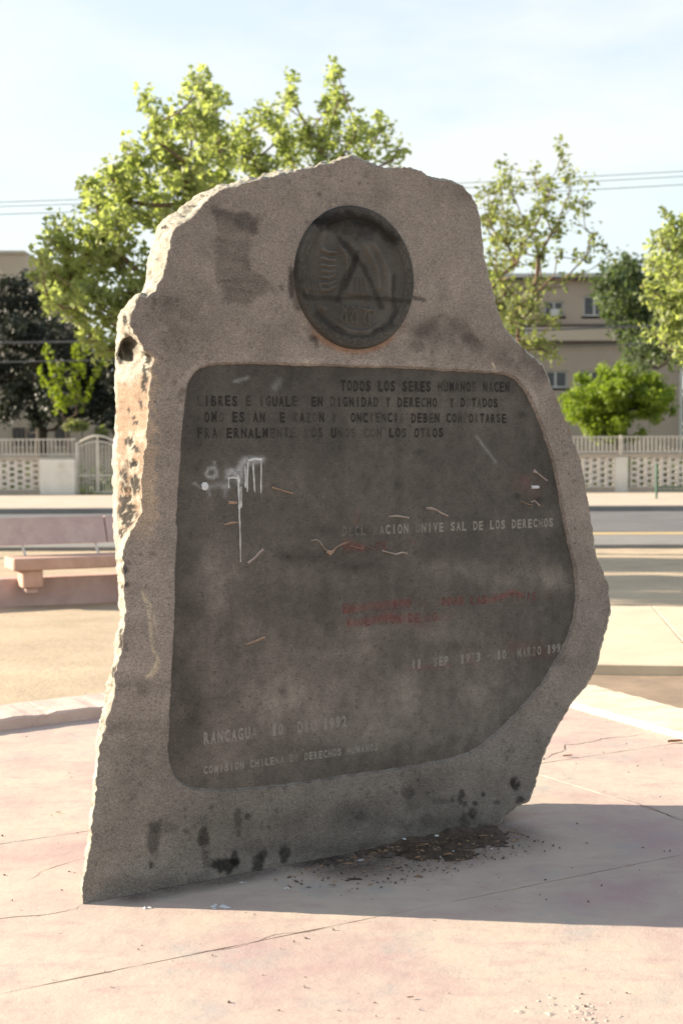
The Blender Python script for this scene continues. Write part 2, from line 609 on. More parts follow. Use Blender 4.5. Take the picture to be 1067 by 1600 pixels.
# kerbs
def kerb(a, d, L0, L1, width, h, mat, flip, name, label, nseg=1, gapk=0.006):
    """kerb of cast lengths along a + d*t, body on the outer side"""
    nrm = np.array([-d[1], d[0]]) * (1 if flip else -1)
    th = empty(name, (a[0], a[1], 0), math.atan2(d[1], d[0]))
    tag(th, label, 'kerb')
    Ls = np.linspace(L0, L1, nseg + 1)
    for k in range(nseg):
        s = 1 if flip else -1
        y0, y1 = (0, width) if flip else (-width, 0)
        mb = MB()
        x0, x1 = Ls[k] + gapk / 2, Ls[k + 1] - gapk / 2
        m = 26
        prof = [(y0, -.05), (y0, h - .012), (y0 + .012, h), (y1 - .012, h), (y1, h - .012), (y1, -.05)]
        V = []
        for i in range(m):
            x = x0 + (x1 - x0) * i / (m - 1)
            for j, (yy, zz) in enumerate(prof):
                w = 0.006 * (random.random() - .5) if 0 < j < 5 else 0
                chip = 0.010 * (random.random() ** 4) if j in (1, 2) else 0
                V.append((x, yy + w, zz + w * .5 - chip))
        F = []
        for i in range(m - 1):
            for j in range(5):
                F.append((i * 6 + j, i * 6 + j + 1, i * 6 + 7 + j, i * 6 + 6 + j))
        F += [tuple(range(6))[::-1], tuple((m - 1) * 6 + j for j in range(6))]
        mb.add(V, F)
        mb.build('kerb_stone', mat, th)
    return th


kerb(KL_a, KLd, -6, 2.55, 0.42, 0.070, M['kerb'], True, 'kerb', 'low pinkish kerb edging the plaza between bench and stone, at left', 5)
kerb(KR_a, KRd, -8, 0.78, 0.50, 0.034, M['kerb_cream'], False, 'kerb', 'low sunlit cream kerb edging the plaza right of the stone', 5)
dcc = (cr - cl) / np.linalg.norm(cr - cl)
kerb(cl, dcc, 0.02, float(np.linalg.norm(cr - cl)) - .02, 0.42, 0.05, M['kerb'], True, 'kerb', 'short kerb hidden behind the standing stone', 1)

# pale path behind, right
pf = gp2(930, 1049); pr = gp2(1067, 1051)
pd = (pr - pf) / np.linalg.norm(pr - pf)
pn = np.array([-pd[1], pd[0]])
p0 = pf - pd * 1.9; p1 = pf + pd * 14
pw = 3.75
path = tag(empty('path'), kind='structure')
L = 15.9
for k in range(6):
    a = p0 + pd * (k * L / 6 + .004); b = p0 + pd * ((k + 1) * L / 6 - .004)
    mb = MB()
    q = [a, b, b + pn * pw, a + pn * pw]
    V = [(v[0], v[1], -.05) for v in q] + [(v[0], v[1], 0.045) for v in q]
    i8 = 0.008
    cc = sum(q) / 4
    V += [(v[0] + (cc - v)[0] * .004, v[1] + (cc - v)[1] * .004, 0.052) for v in q]
    mb.add(V, [(0, 1, 5, 4), (1, 2, 6, 5), (2, 3, 7, 6), (3, 0, 4, 7), (4, 5, 9, 8), (5, 6, 10, 9), (6, 7, 11, 10), (7, 4, 8, 11), (8, 9, 10, 11)])
    mb.build('path_slab', M['path'], path)

# street beyond: near pavement, yellow-lined kerb, road, far kerb, far pavement
def band(name, y0, y1, z, mat, thick=0.1, parent=None):
    return sheet(name, [(-90, y0), (90, y0), (90, y1), (-90, y1)], z, mat, parent, thick)


tag(band('near_pavement', 22.5, 25.1, 0.035, M['sidewalk_grey'], 0.14), kind='structure')
tag(band('kerb_edge', 25.1, 25.7, 0.039, M['yellow'], 0.14), kind='structure')
tag(band('road', 25.7, 35.2, -0.012, M['asphalt'], 0.02), kind='structure')
tag(band('far_kerb', 35.2, 35.45, 0.12, M['sidewalk_grey'], 0.16), kind='structure')
tag(band('far_pavement', 35.45, 45.6, 0.124, M['sidewalk'], 0.16), kind='structure')
M['grass'] = simple('trodden_lawn', (0.10, 0.12, 0.05), (0.07, 0.075, 0.035), 2, 0.95, 30, 0.8, 0.03)
tag(band('yard', 46.2, 75, 0.12, M['grass'], 0.16), kind='structure')
# ------------------------------------------------------------------ THE STONE
A0 = gp(130, 1413); A1 = gp(776, 1290)
UU = (A1 - A0); UU[2] = 0; UU /= np.linalg.norm(UU)
NN = np.array([UU[1], -UU[0], 0.0])          # out of the front face, towards the viewer
ZZ = np.array([0, 0, 1.0])


def onplane(px, py, off=0.0):
    """photo point -> (u, z) on the plane lying `off` behind the face (off<0: in front)"""
    d = ray(px, py)
    O = np.array([0, 0, 1.6])
    Q = A0 - NN * off
    t = ((Q - O) @ NN) / (d @ NN)
    Pt = O + d * np.asarray(t)[..., None]
    return (Pt - A0) @ UU, Pt[..., 2]


def world_of(u, z, off):
    return A0 + np.outer(u, UU) + np.outer(z, ZZ) - np.outer(off, NN)


# silhouette S, front edge F, depth of the silhouette behind the face
CP = [  # sx, sy, fx, fy, depth
    (130, 1413, 130, 1413, .0), (126, 1392, 130, 1395, .05), (133, 1345, 138, 1345, .06), (141, 1300, 144, 1300, .05), (143, 1268, 147, 1268, .05),
    (147, 1240, 149, 1238, .05), (150, 1192, 153, 1192, .06), (155, 1141, 165, 1141, .10), (160, 1120, 170, 1118, .12), (166, 1090, 180, 1088, .14), (170, 1070, 179, 1066, .15),
    (176, 1045, 184, 1042, .16), (181, 1020, 190, 1018, .18), (184, 998, 194, 996, .18), (188, 965, 196, 965, .16), (187, 931, 195, 931, .18), (184, 895, 193, 895, .20),
    (182, 870, 192, 866, .22), (180, 848, 197, 847, .26), (178, 820, 214, 820, .30), (177, 779, 222, 779, .32), (177, 729, 223, 729, .32), (179, 688, 229, 688, .32),
    (181, 650, 231, 650, .32), (180, 605, 234, 605, .32), (182, 577, 237, 577, .30), (181, 556, 240, 560, .30), (181, 543, 228, 547, .28), (183, 520, 214, 530, .26), (185, 501, 205, 510, .22),
    (189, 486, 207, 489, .20), (198, 478, 212, 475, .18), (210, 468, 217, 464, .16), (222, 461, 228, 461, .16), (226, 448, 243, 455, .20), (230, 423, 254, 430, .22), (236, 392, 262, 408, .22),
    (243, 366, 266, 385, .22), (247, 352, 266, 370, .22), (263, 337, 283, 352, .20), (285, 321, 306, 336, .18), (306, 307, 322, 316, .16), (334, 297, 335, 305, .14),
    (357, 289, 358, 292, .12), (393, 279, 394, 284, .11), (427, 272, 428, 276, .10), (460, 266, 461, 268, .10), (490, 261, 491, 263, .08), (512, 257, 512, 259, .08), (530, 247, 530, 250, .06),
    (548, 243, 548, 246, .06), (565, 250, 565, 252, .05), (580, 256, 580, 258, .05), (605, 262, 605, 263, .05), (640, 264, 640, 265, .05), (658, 266, 657, 268, .04), (665, 274, 664, 275, .03), (680, 279, 680, 280, .03),
    (705, 283, 704, 284, .03), (722, 292, 721, 293, .02), (735, 305, 734, 306, .02), (745, 320, 744, 321, .02), (750, 345, 749, 345, .02), (752, 370, 751, 370, .02), (756, 400, 755, 400, .02),
    (763, 430, 762, 430, .02), (768, 452, 767, 452, .02), (776, 482, 775, 482, .02), (784, 506, 783, 506, .02), (796, 522, 795, 522, .02), (812, 540, 811, 541, .02), (832, 556, 831, 557, .02),
    (846, 569, 845, 570, .02), (855, 585, 854, 585, .02), (862, 610, 861, 610, .02), (873, 636, 872, 636, .02), (885, 665, 884, 665, .02), (898, 700, 897, 700, .02), (907, 722, 906, 722, .02),
    (913, 755, 912, 755, .02), (918, 790, 917, 790, .02), (925, 830, 924, 830, .02), (932, 870, 931, 870, .02), (942, 895, 941, 895, .02), (949, 915, 948, 915, .02), (953, 942, 952, 942, .02),
    (953, 957, 952, 957, .02), (946, 985, 945, 985, .02), (939, 1010, 938, 1010, .02), (935, 1030, 934, 1030, .02), (930, 1045, 929, 1045, .02), (915, 1072, 914, 1071, .02), (903, 1085, 902, 1084, .02),
    (892, 1099, 891, 1098, .02), (882, 1116, 881, 1115, .02), (864, 1145, 863, 1145, .02), (853, 1170, 852, 1170, .02), (844, 1195, 843, 1195, .02), (837, 1220, 836, 1220, .02), (830, 1240, 829, 1240, .02),
    (824, 1252, 823, 1251, .02), (808, 1259, 807, 1258, .03), (795, 1269, 794, 1268, .03), (785, 1281, 784, 1280, .03), (776, 1290, 776, 1290, .03)]
CP = np.array(CP, float)
fu, fz = onplane(CP[:, 2], CP[:, 3], 0.0)
su = np.zeros(len(CP)); sz = np.zeros(len(CP))
for k in range(len(CP)):
    a, b = onplane(CP[k, 0], CP[k, 1], CP[k, 4])
    su[k], sz[k] = float(a), float(b)
# resample along the front edge
seg = np.hypot(np.diff(fu), np.diff(fz))
seg = np.maximum(seg, np.hypot(np.diff(su), np.diff(sz)))
t = np.r_[0, np.cumsum(seg)]
DS = 0.0075
NT = int(t[-1] / DS)
tt = np.linspace(0, t[-1], NT)
ip = lambda a: np.interp(tt, t, a)
FU, FZ, SU, SZ, SD = ip(fu), ip(fz), ip(su), ip(sz), ip(CP[:, 4])
# below ground: close the outline with a bottom run 12 cm under the paving
tang = np.stack([np.gradient(FU), np.gradient(FZ)], -1); tang /= np.linalg.norm(tang, axis=1)[:, None] + 1e-9
outn = np.stack([-tang[:, 1], tang[:, 0]], -1)       # outline runs clockwise: left is outwards
P3 = np.c_[FU, FZ, np.zeros(NT)]
fadeb = sstep(0, .05, tt) * sstep(0, .05, t[-1] - tt)
j = ((fbm(P3, 22, 3, 3) - .5) * 0.018 - np.abs(fbm(P3, 34, 14, 3) - .5) * 0.030 + .004 + (fbm(P3, 80, 4, 2) - .5) * 0.009) * fadeb
FU = FU + outn[:, 0] * j; FZ = FZ + outn[:, 1] * j
j = ((fbm(P3, 16, 6, 3) - .5) * 0.014 - np.abs(fbm(P3, 30, 16, 3) - .5) * 0.024 + .004 + (fbm(P3, 60, 9, 2) - .5) * 0.008) * fadeb
SU = SU + outn[:, 0] * j; SZ = SZ + outn[:, 1] * j
BOT = 0.12
nb = int((FU[-1] - FU[0]) / 0.03)
bu = np.linspace(FU[-1], FU[0], nb)
bz = np.full(nb, -BOT)
OU = np.r_[FU, bu]; OZ = np.r_[FZ, bz]
NO = len(OU)

panel_px = [(290, 610), (296, 590), (309, 574), (330, 566), (360, 564), (420, 566), (500, 568), (560, 570), (640, 572), (700, 576), (760, 579), (790, 581), (806, 588), (820, 602), (832, 624),
            (843, 650), (854, 678), (866, 715), (875, 760), (883, 812), (893, 855), (901, 890), (904, 922), (902, 955), (895, 985), (884, 1010), (870, 1035), (852, 1068), (828, 1096), (795, 1131),
            (768, 1156), (748, 1172), (722, 1184), (690, 1192), (655, 1198), (600, 1207), (520, 1219), (440, 1230), (380, 1237), (320, 1238), (290, 1232), (272, 1215), (263, 1190), (262, 1160),
            (264, 1100), (268, 1020), (271, 950), (274, 860), (277, 780), (282, 700), (286, 650)]


def smooth_closed(P, n=3):
    P = np.asarray(P, float)
    for _ in range(n):
        Q = np.roll(P, -1, 0)
        P = np.stack([P * .75 + Q * .25, P * .25 + Q * .75], 1).reshape(-1, P.shape[1])
    return P


pp = smooth_closed(panel_px, 3)
pu, pz_ = onplane(pp[:, 0], pp[:, 1], 0.0)
PO = np.c_[pu, pz_]
d_ = (np.roll(PO, -1, 0) - np.roll(PO, 1, 0)); d_ /= np.linalg.norm(d_, axis=1)[:, None]
pin = np.stack([d_[:, 1], -d_[:, 0]], -1)            # pointing into the panel (clockwise outline)
wob = (fbm(np.c_[PO, np.zeros(len(PO))], 30, 21, 2) - .5) * 0.010
PO = PO + pin * wob[:, None]
PI = PO + pin * 0.009
RECESS = 0.013
med_u, med_z = map(float, onplane(555, 434, 0.0))
MR = 0.278

gx = np.arange(OU.min(), OU.max(), DS); gz = np.arange(-BOT + .01, OZ.max(), DS * .9)
GX, GZ = np.meshgrid(gx, gz)
GX = GX + (np.arange(len(gz)) % 2)[:, None] * DS * .5
GX = (GX + (RNG.random(GX.shape) - .5) * DS * .35).ravel(); GZ = (GZ + (RNG.random(GZ.shape) - .5) * DS * .35).ravel()
ok = inside(GX, GZ, np.c_[OU, OZ][::3]) & (GZ > -BOT + .008)
GX, GZ = GX[ok], GZ[ok]


def away(gx_, gz_, C, r):
    """drop grid points closer than r to curve C"""
    cell = {}
    key = (np.floor(C / r)).astype(int)
    s = set(map(tuple, key.tolist()))
    gk = np.floor(np.c_[gx_, gz_] / r).astype(int)
    m = np.array([(a, b) not in s for a, b in gk.tolist()])
    return m


dense = lambda C: np.concatenate([C + (np.roll(C, -1, 0) - C) * q for q in (0, .25, .5, .75)])
mk = away(GX, GZ, np.c_[OU, OZ], DS * .7) & away(GX, GZ, dense(PO), DS * .7) & away(GX, GZ, dense(PI), DS * .7)
GX, GZ = GX[mk], GZ[mk]
pts = np.concatenate([np.c_[OU, OZ], PO, PI, np.c_[GX, GZ]])
E = [(k, (k + 1) % NO) for k in range(NO)]
a0 = NO
E += [(a0 + k, a0 + (k + 1) % len(PO)) for k in range(len(PO))]
b0 = NO + len(PO)
E += [(b0 + k, b0 + (k + 1) % len(PI)) for k in range(len(PI))]
res = delaunay_2d_cdt([Vector(p) for p in pts.tolist()], E, [list(range(NO))], 1, 1e-6)
V2 = np.array([tuple(v) for v in res[0]])
T2 = np.array([f for f in res[2] if len(f) == 3], int)
orig = res[3]
tri = V2[T2]
ar = (tri[:, 1, 0] - tri[:, 0, 0]) * (tri[:, 2, 1] - tri[:, 0, 1]) - (tri[:, 2, 0] - tri[:, 0, 0]) * (tri[:, 1, 1] - tri[:, 0, 1])
T2[ar < 0] = T2[ar < 0][:, ::-1]                     # counter-clockwise in (u,z) faces the viewer
in_mid = inside(V2[:, 0], V2[:, 1], (PO + PI) / 2)
off = np.where(in_mid, RECESS, 0.0)
P3 = np.c_[V2, np.zeros(len(V2))]
edge_d = 1.0
off_face = off + ((fbm(P3, 3.0, 31, 3) - .5) * 0.016 + (fbm(P3, 45, 33, 3) - .5) * 0.0035) * np.where(in_mid, .35, 1.0)
# keep the outline vertices where the side strip joins
is_out = np.zeros(len(V2), bool)
out_map = {}
for i, o_ in enumerate(orig):
    for q in o_:
        if q < NO:
            is_out[i] = True; out_map[q] = i
off_face[is_out] = 0.0
FRONT = world_of(V2[:, 0], V2[:, 1], off_face)

# side strip: front outline -> silhouette ring -> back ring
K1, K2 = 26, 12
ring_u = []; ring_z = []; ring_o = []
cu, cz = 0.95, 1.15
TB = 0.40
_S3 = world_of(SU, SZ, SD)
_px, _py = project(_S3)
_ru, _rz = onplane(_px, _py, TB)
_d2 = (_ru - SU) * outn[:, 0] + (_rz - SZ) * outn[:, 1] - .05      # the back stays inside what the photograph shows
_dd = np.minimum(-.05, _d2)
_dd = np.convolve(np.pad(_dd, 20, 'edge'), np.ones(41) / 41, 'valid')
BU = SU + outn[:, 0] * _dd; BZ = SZ + outn[:, 1] * _dd
for k in range(K1 + K2 + 1):
    if k <= K1:
        s = k / K1
        u_ = FU + (SU - FU) * s; z_ = FZ + (SZ - FZ) * s; o_ = SD * s
    else:
        s = (k - K1) / K2
        u_ = SU + (BU - SU) * s; z_ = SZ + (BZ - SZ) * s; o_ = SD + (TB - SD) * s
    ring_u.append(u_); ring_z.append(z_); ring_o.append(o_)
ring_u, ring_z, ring_o = map(np.array, (ring_u, ring_z, ring_o))
SP = world_of(ring_u.ravel(), ring_z.ravel(), ring_o.ravel()).reshape(K1 + K2 + 1, NT, 3)
# broken-rock relief across the strip
prof = np.r_[np.sin(np.pi * np.linspace(0, 1, K1 + 1)) ** .6, np.linspace(.1, .9, K2)]
prof[K1] = 0.1
o3 = outn[:, :1] * UU[None] + outn[:, 1:] * ZZ[None]
rel = (np.abs(fbm(SP, 8, 41, 4) - .5) * -0.085 + 0.012 + (fbm(SP, 30, 44, 4) - .5) * 0.030)
width = np.hypot(np.hypot(SU - FU, SZ - FZ), SD)
rel = rel * prof[:, None] * np.clip(width / .12, .12, 1)[None, :]
px, py = project(SP)
smoothpaint = (sstep(585, 610, py) * (1 - sstep(690, 720, py)) * (px < 240))
rel = rel * (1 - .80 * smoothpaint)
SP = SP + o3[None] * rel[..., None]
# the broken-out pocket high on the left edge
cav = np.exp(-(((px - 203) / 13) ** 2 + ((py - 546) / 16) ** 2) ** 2)
cav[0] *= 0
SP = SP + (-o3[None] * 0.07 - NN[None, None] * 0.10) * cav[..., None]
SP[0] = world_of(FU, FZ, np.zeros(NT))
SP[:, 0, 2] = -BOT; SP[:, -1, 2] = -BOT

# colours --------------------------------------------------------
STONE_A = np.array([0.240, 0.206, 0.180])


def colour_front(P, px, py):
    n = len(P)
    big = fbm(P, 2.2, 51, 4)[:, None]
    C = STONE_A[None] * (0.82 + 0.36 * big)
    low = sstep(1050, 1300, py)[:, None]
    C = C * (1 - low) + np.array([0.186, 0.167, 0.144]) * (0.75 + 0.5 * big) * low      # greyer and darker towards the foot
    left = (1 - sstep(200, 330, px))[:, None] * sstep(700, 800, py)[:, None]
    C = C * (1 + .12 * left)
    nz_ = fbm(P, 16, 52, 4)
    nf = fbm(P, 60, 53, 3)

    def dark(mask, k):
        nonlocal C
        C = C * (1 - (mask * k)[:, None])
    # scrubbed-over graffiti block
    poly = [(330, 322), (370, 330), (402, 338), (404, 366), (394, 372), (392, 402), (398, 425), (426, 440), (404, 468), (372, 479), (352, 470), (342, 440), (338, 400), (336, 365)]
    dd = segdist(px, py, poly + poly[:1]); ii = inside(px, py, poly)
    sdist = np.where(ii, -dd, dd) + (nz_ - .5) * 26
    m_ = (1 - sstep(-6, 5, sdist)) * (0.75 + .5 * (vnoise(P * np.array([1, 1, 4.0]), 22, 60) - .5))
    dark(m_, .46)
    dd = segdist(px, py, [(345, 335), (398, 345)]); dark((1 - sstep(4, 14, dd + (nz_ - .5) * 20)), .35)
    dd = segdist(px, py, [(370, 350), (400, 362)]); dark((1 - sstep(2, 9, dd + (nz_ - .5) * 14)), .35)
    # faint greyer patches
    for (x, y, rx, ry, k) in ((285, 500, 55, 55, .26), (262, 470, 12, 14, .25), (690, 520, 70, 28, .28), (500, 520, 60, 22, .22), (565, 300, 150, 30, .06), (730, 300, 30, 20, .15),
                              (330, 1010, 30, 240, .08), (215, 1075, 40, 16, .30), (185, 1135, 26, 12, .3), (800, 560, 60, 24, .28), (850, 580, 24, 18, .35), (650, 1240, 46, 38, .26),
                              (560, 1265, 50, 26, .28), (430, 1290, 200, 30, .14), (240, 1180, 70, 40, .16), (880, 1030, 20, 10, .25), (200, 1240, 40, 70, .12), (700, 1285, 90, 16, .3), (500, 1325, 160, 14, .28), (300, 1385, 160, 18, .3)):
        e = ((px - x) / rx) ** 2 + ((py - y) / ry) ** 2
        dark(np.exp(-e) * sstep(.30, .60, nz_ + .08), k * 1.25)
    # black sooty dabs at the foot and by the medallion
    for (x, y, rx, ry, k) in ((240, 1316, 9, 30, .6), (237, 1350, 6, 9, .9), (318, 1305, 9, 26, .75), (325, 1345, 8, 18, .5), (352, 1352, 18, 12, .95), (366, 1338, 6, 14, .8), (404, 1350, 9, 17, .85),
                              (412, 1336, 6, 10, .7), (445, 1334, 8, 16, .8), (373, 1288, 6, 20, .55), (387, 1276, 5, 5, .7), (292, 1298, 5, 5, .5), (252, 1290, 26, 14, .35), (640, 1238, 10, 12, .5), (562, 1275, 14, 10, .45),
                              (804, 1224, 8, 11, .95), (811, 1250, 8, 6, .8), (722, 1254, 8, 16, .8), (738, 1270, 7, 10, .85), (754, 1241, 4, 4, .9), (742, 1255, 4, 4, .8), (775, 1254, 6, 4, .6), (690, 1252, 18, 5, .4),
                              (706, 1250, 4, 5, .7), (726, 1280, 8, 14, .5), (755, 1291, 10, 5, .5), (494, 538, 4, 12, .75), (489, 527, 7, 6, .7), (650, 540, 12, 8, .4), (735, 530, 14, 10, .35), (585, 1190, 4, 4, .4),
                              (195, 890, 5, 6, .8), (198, 915, 6, 5, .8), (455, 445, 4, 26, .6), (196, 1015, 6, 14, .5)):
        e = ((px - x) / rx) ** 2 + ((py - y) / ry) ** 2 + (nf - .5) * 2.6 + (nz_ - .5) * 3.0
        dark(1 - sstep(.1, 1.5, e), k * .86)
    # random scattered pits of soot
    dark(sstep(.70, .78, fbm(P, 34, 77, 2)) * sstep(.5, .62, fbm(P, 4, 78, 2)), .35)
    # spray: bar of the circled A runs on over the stone, arc at the left
    dark(1 - sstep(2, 5, segdist(px, py, [(640, 463), (662, 469)])), .6)
    dark((1 - sstep(3, 9, segdist(px, py, [(456, 430), (458, 452), (466, 480)]))), .45)
    dark((1 - sstep(2, 16, segdist(px, py, [(655, 520), (690, 498), (722, 512), (745, 540)]) + (nz_ - .5) * 16)), .30)
    # rusty run-off round the foot of the medallion
    ring = np.abs(np.hypot((px - 556) / 94, (py - 434) / 111) - 1.02)
    m_ = (1 - sstep(.02, .09, ring)) * sstep(495, 540, py) * sstep(.3, .6, nz_ + .1)
    C = C * (1 - m_ * .6)[:, None] + np.array([.26, .13, .07]) * (m_ * .6)[:, None]
    # pale rim where the face was cut back round panel and medal
    ring = np.abs(segdist(px, py, [tuple(q) for q in pp[::4]] + [tuple(pp[0])]) - 4)
    m_ = (1 - sstep(2, 7, ring)) * sstep(.35, .6, nz_) * (py < 640)
    C = C * (1 + .25 * m_)[:, None]
    # scratches that show fresh stone
    for pl, w, k in (([(222, 925), (232, 950), (236, 985), (238, 1010), (246, 1030), (240, 1048), (230, 1058)], 3.0, .9), ([(226, 932), (240, 955), (245, 990)], 3.5, .5), ([(244, 1020), (250, 1040), (238, 1056)], 3, .7),
                     ([(235, 770), (238, 800)], 9, .4), ([(505, 325), (508, 318)], 2.5, .8), ([(521, 322), (521, 319)], 2.5, .6), ([(768, 566), (775, 581)], 1.6, 1.), ([(754, 682), (775, 722)], 1.2, .0), ([(676, 340), (681, 348)], 2, .5), ([(690, 318), (694, 322)], 2, .4)):
        m_ = (1 - sstep(w * .3, w * 1.1, segdist(px, py, pl))) * sstep(.38, .56, nf + .05) * k
        C = C * (1 - m_)[:, None] + np.array([.46, .39, .28]) * m_[:, None]
    return C


def colour_side(P, px, py):
    nz_ = fbm(P, 14, 62, 4); nf = fbm(P, 55, 63, 3)
    C = np.array([0.33, 0.305, 0.25])[None] * (0.70 + 0.55 * fbm(P, 9, 61, 4))[:, None]
    # peach wash over the middle of the broken side
    m_ = sstep(585, 600, py + (nz_ - .5) * 40) * (1 - sstep(815, 850, py + (nz_ - .5) * 60)) * sstep(-.5, .5, px - 183 + (nf - .5) * 10)
    m_ = m_ * (1 - .75 * sstep(.52, .60, nf) * sstep(690, 730, py)) * (1 - .8 * sstep(.50, .56, nz_) * sstep(665, 680, py) * (1 - sstep(700, 715, py)))
    PE = np.array([0.225, 0.158, 0.112])
    C = C * (1 - m_)[:, None] + PE * (0.93 + .14 * nz_)[:, None] * m_[:, None]
    spots = ((202, 641, 3, 3), (221, 632, 3, 7), (209, 653, 3, 3), (212, 661, 4, 4), (202, 690, 6, 6), (213, 702, 5, 5), (207, 724, 7, 6), (194, 742, 7, 8), (196, 759, 5, 9), (212, 757, 9, 14), (192, 779, 6, 7),
             (200, 793, 11, 10), (197, 813, 11, 12), (207, 803, 7, 9), (190, 833, 4, 7), (195, 892, 5, 6), (197, 916, 6, 6), (189, 800, 6, 8), (206, 780, 5, 5), (196, 500, 3, 8), (205, 492, 3, 4), (214, 470, 3, 3), (258, 355, 5, 3), (300, 322, 7, 2),
             (318, 306, 6, 2), (190, 1000, 4, 18), (180, 1050, 4, 10), (186, 560, 5, 12), (232, 560, 4, 16), (226, 590, 4, 20))
    for (x, y, rx, ry) in spots:
        e = ((px - x) / rx) ** 2 + ((py - y) / ry) ** 2 + (nf - .5) * 4.5
        m_ = 1 - sstep(.75, 1.2, e)
        C = C * (1 - .97 * m_)[:, None] + np.array([.020, .017, .014]) * (.97 * m_)[:, None]
    m_ = sstep(.60, .68, nf) * (1 - sstep(560, 600, py)) + sstep(.60, .68, nf) * sstep(850, 880, py)
    C = C * (1 - .35 * np.clip(m_, 0, 1))[:, None]
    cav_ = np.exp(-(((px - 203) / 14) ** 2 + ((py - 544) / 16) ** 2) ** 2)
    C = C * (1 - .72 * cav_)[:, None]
    return np.clip(C, 0.01, .8)


stone = empty('stone_monument', tuple(A0))
tag(stone, 'tall rough grey standing stone slab with round medallion and dark inscribed panel', 'monument')
inv = lambda P: np.asarray(P) - A0[None]

px, py = project(FRONT)
fc = T2.copy()
cen = V2[fc].mean(1)
pan = inside(cen[:, 0], cen[:, 1], PI)
CF = colour_front(FRONT, px, py)

# blend of the side's grainy paint over the front edge, upper left
grain = fbm(FRONT, 60, 91, 2)
m_ = (1 - sstep(236, 250, px + (grain - .5) * 36)) * sstep(545, 560, py) * (1 - sstep(800, 860, py)) * .7
CF = CF * (1 - m_)[:, None] + np.array([.40, .30, .215]) * m_[:, None]

# slab mesh = front (without panel) + strip + back
ff = fc[~pan]
NV = len(FRONT)
SPf = SP[1:].reshape(-1, 3)
sidx = NV + np.arange((K1 + K2) * NT).reshape(K1 + K2, NT)
o_i = np.array([out_map[k] for k in range(NT)])
rows = np.vstack([o_i[None], sidx])
Q = np.stack([rows[:-1, :-1], rows[1:, :-1], rows[1:, 1:], rows[:-1, 1:]], -1).reshape(-1, 4)
Q = Q[:, ::-1]
TQ = np.concatenate([Q[:, [0, 1, 2]], Q[:, [0, 2, 3]]])
bc = NV + len(SPf)
bcen = world_of([cu], [cz], [TB + .03])
last = rows[-1]
BK = np.stack([last[:-1], last[1:], np.full(NT - 1, bc)], -1)[:, ::-1]
VV = np.concatenate([FRONT, SPf, bcen])
px, py = project(SPf)
CS = colour_side(SPf, px, py)
onfront_right = (np.tile(tt, K1 + K2) > 6.0)
CC = np.concatenate([CF, CS, STONE_A[None]])
TT = np.concatenate([ff, TQ, BK])
used = np.zeros(len(VV), bool); used[TT.ravel()] = True
remap = np.cumsum(used) - 1
me = mesh_np('slab_body', inv(VV[used]), remap[TT], True, CC[used])
me.set_sharp_from_angle(angle=math.radians(50))
link('slab_body', me, M['stone'], stone)

# panel mesh
fp = fc[pan]
used = np.zeros(NV, bool); used[fp.ravel()] = True
remap = np.cumsum(used) - 1
PF = FRONT[used]
px, py = project(PF)
b1, b2, b3 = fbm(PF, 3.2, 101, 4), fbm(PF, 11, 105, 4), fbm(PF, 50, 109, 3)
C = np.array([0.078, 0.070, 0.061])[None] * (0.50 + .62 * b1 + .42 * b2)[:, None]
low = (sstep(760, 1100, py) * (b1 * .5 + .5))[:, None]
C = C * (1 + np.array([.72, .66, .62])[None] * low)
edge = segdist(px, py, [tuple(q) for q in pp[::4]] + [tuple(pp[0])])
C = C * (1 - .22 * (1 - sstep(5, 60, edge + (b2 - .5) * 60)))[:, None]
for (x, y, rx, ry, k) in ((790, 900, 110, 22, .30), (700, 885, 40, 14, .22), (560, 985, 90, 20, .22), (540, 1020, 60, 12, .25), (640, 1080, 20, 45, .25), (460, 890, 90, 40, .10), (380, 1010, 60, 60, .14), (700, 640, 120, 30, .1), (780, 760, 60, 30, .18),
                          (340, 740, 50, 20, .12), (430, 760, 70, 60, .08), (340, 900, 40, 50, .22), (620, 1160, 40, 20, .1), (735, 1080, 16, 26, .2), (860, 905, 40, 30, .2), (420, 1090, 40, 40, .12), (560, 760, 60, 40, .08), (500, 1090, 120, 70, .16), (720, 820, 110, 30, .10), (330, 860, 30, 90, .14), (640, 1150, 90, 24, .10), (860, 820, 20, 60, .12)):
    e = ((px - x) / rx) ** 2 + ((py - y) / ry) ** 2
    C = C * (1 + k * 2.3 * np.exp(-e) * (b2 * .9 + .2))[:, None]
for (x, y, rx, ry, k) in ((500, 870, 60, 12, .35), (560, 886, 40, 8, .4), (560, 1012, 5, 40, .0), (840, 990, 40, 30, .22), (300, 1120, 26, 60, .25), (620, 758, 7, 8, .5), (655, 706, 9, 5, .45), (815, 648, 8, 7, .5), (450, 870, 12, 8, .4), (428, 760, 6, 5, .5),
                          (440, 1080, 6, 8, .4), (700, 1010, 50, 8, .25), (810, 600, 30, 20, .25), (470, 700, 80, 30, .08), (470, 1170, 100, 14, .15), (840, 780, 8, 5, .6), (808, 775, 5, 4, .6), (512, 828, 14, 8, .35), (560, 830, 20, 8, .35)):
    e = ((px - x) / rx) ** 2 + ((py - y) / ry) ** 2 + (b3 - .5)
    C = C * (1 - k * np.exp(-e))[:, None]
# vertical run-off streaks
st = vnoise(np.c_[(PF - A0) @ UU * 26, PF[:, 2] * 1.6, np.zeros(len(PF))], 1.0, 120)
C = C * (0.86 + .28 * st)[:, None]
# sprayed white haze and red spray
def spray(pl, w, colr, k):
    global C
    m_ = np.exp(-(segdist(px, py, pl) / w) ** 2) * (.5 + b3) * k
    m_ = np.clip(m_, 0, 1)
    C = C * (1 - m_)[:, None] + np.array(colr) * m_[:, None]


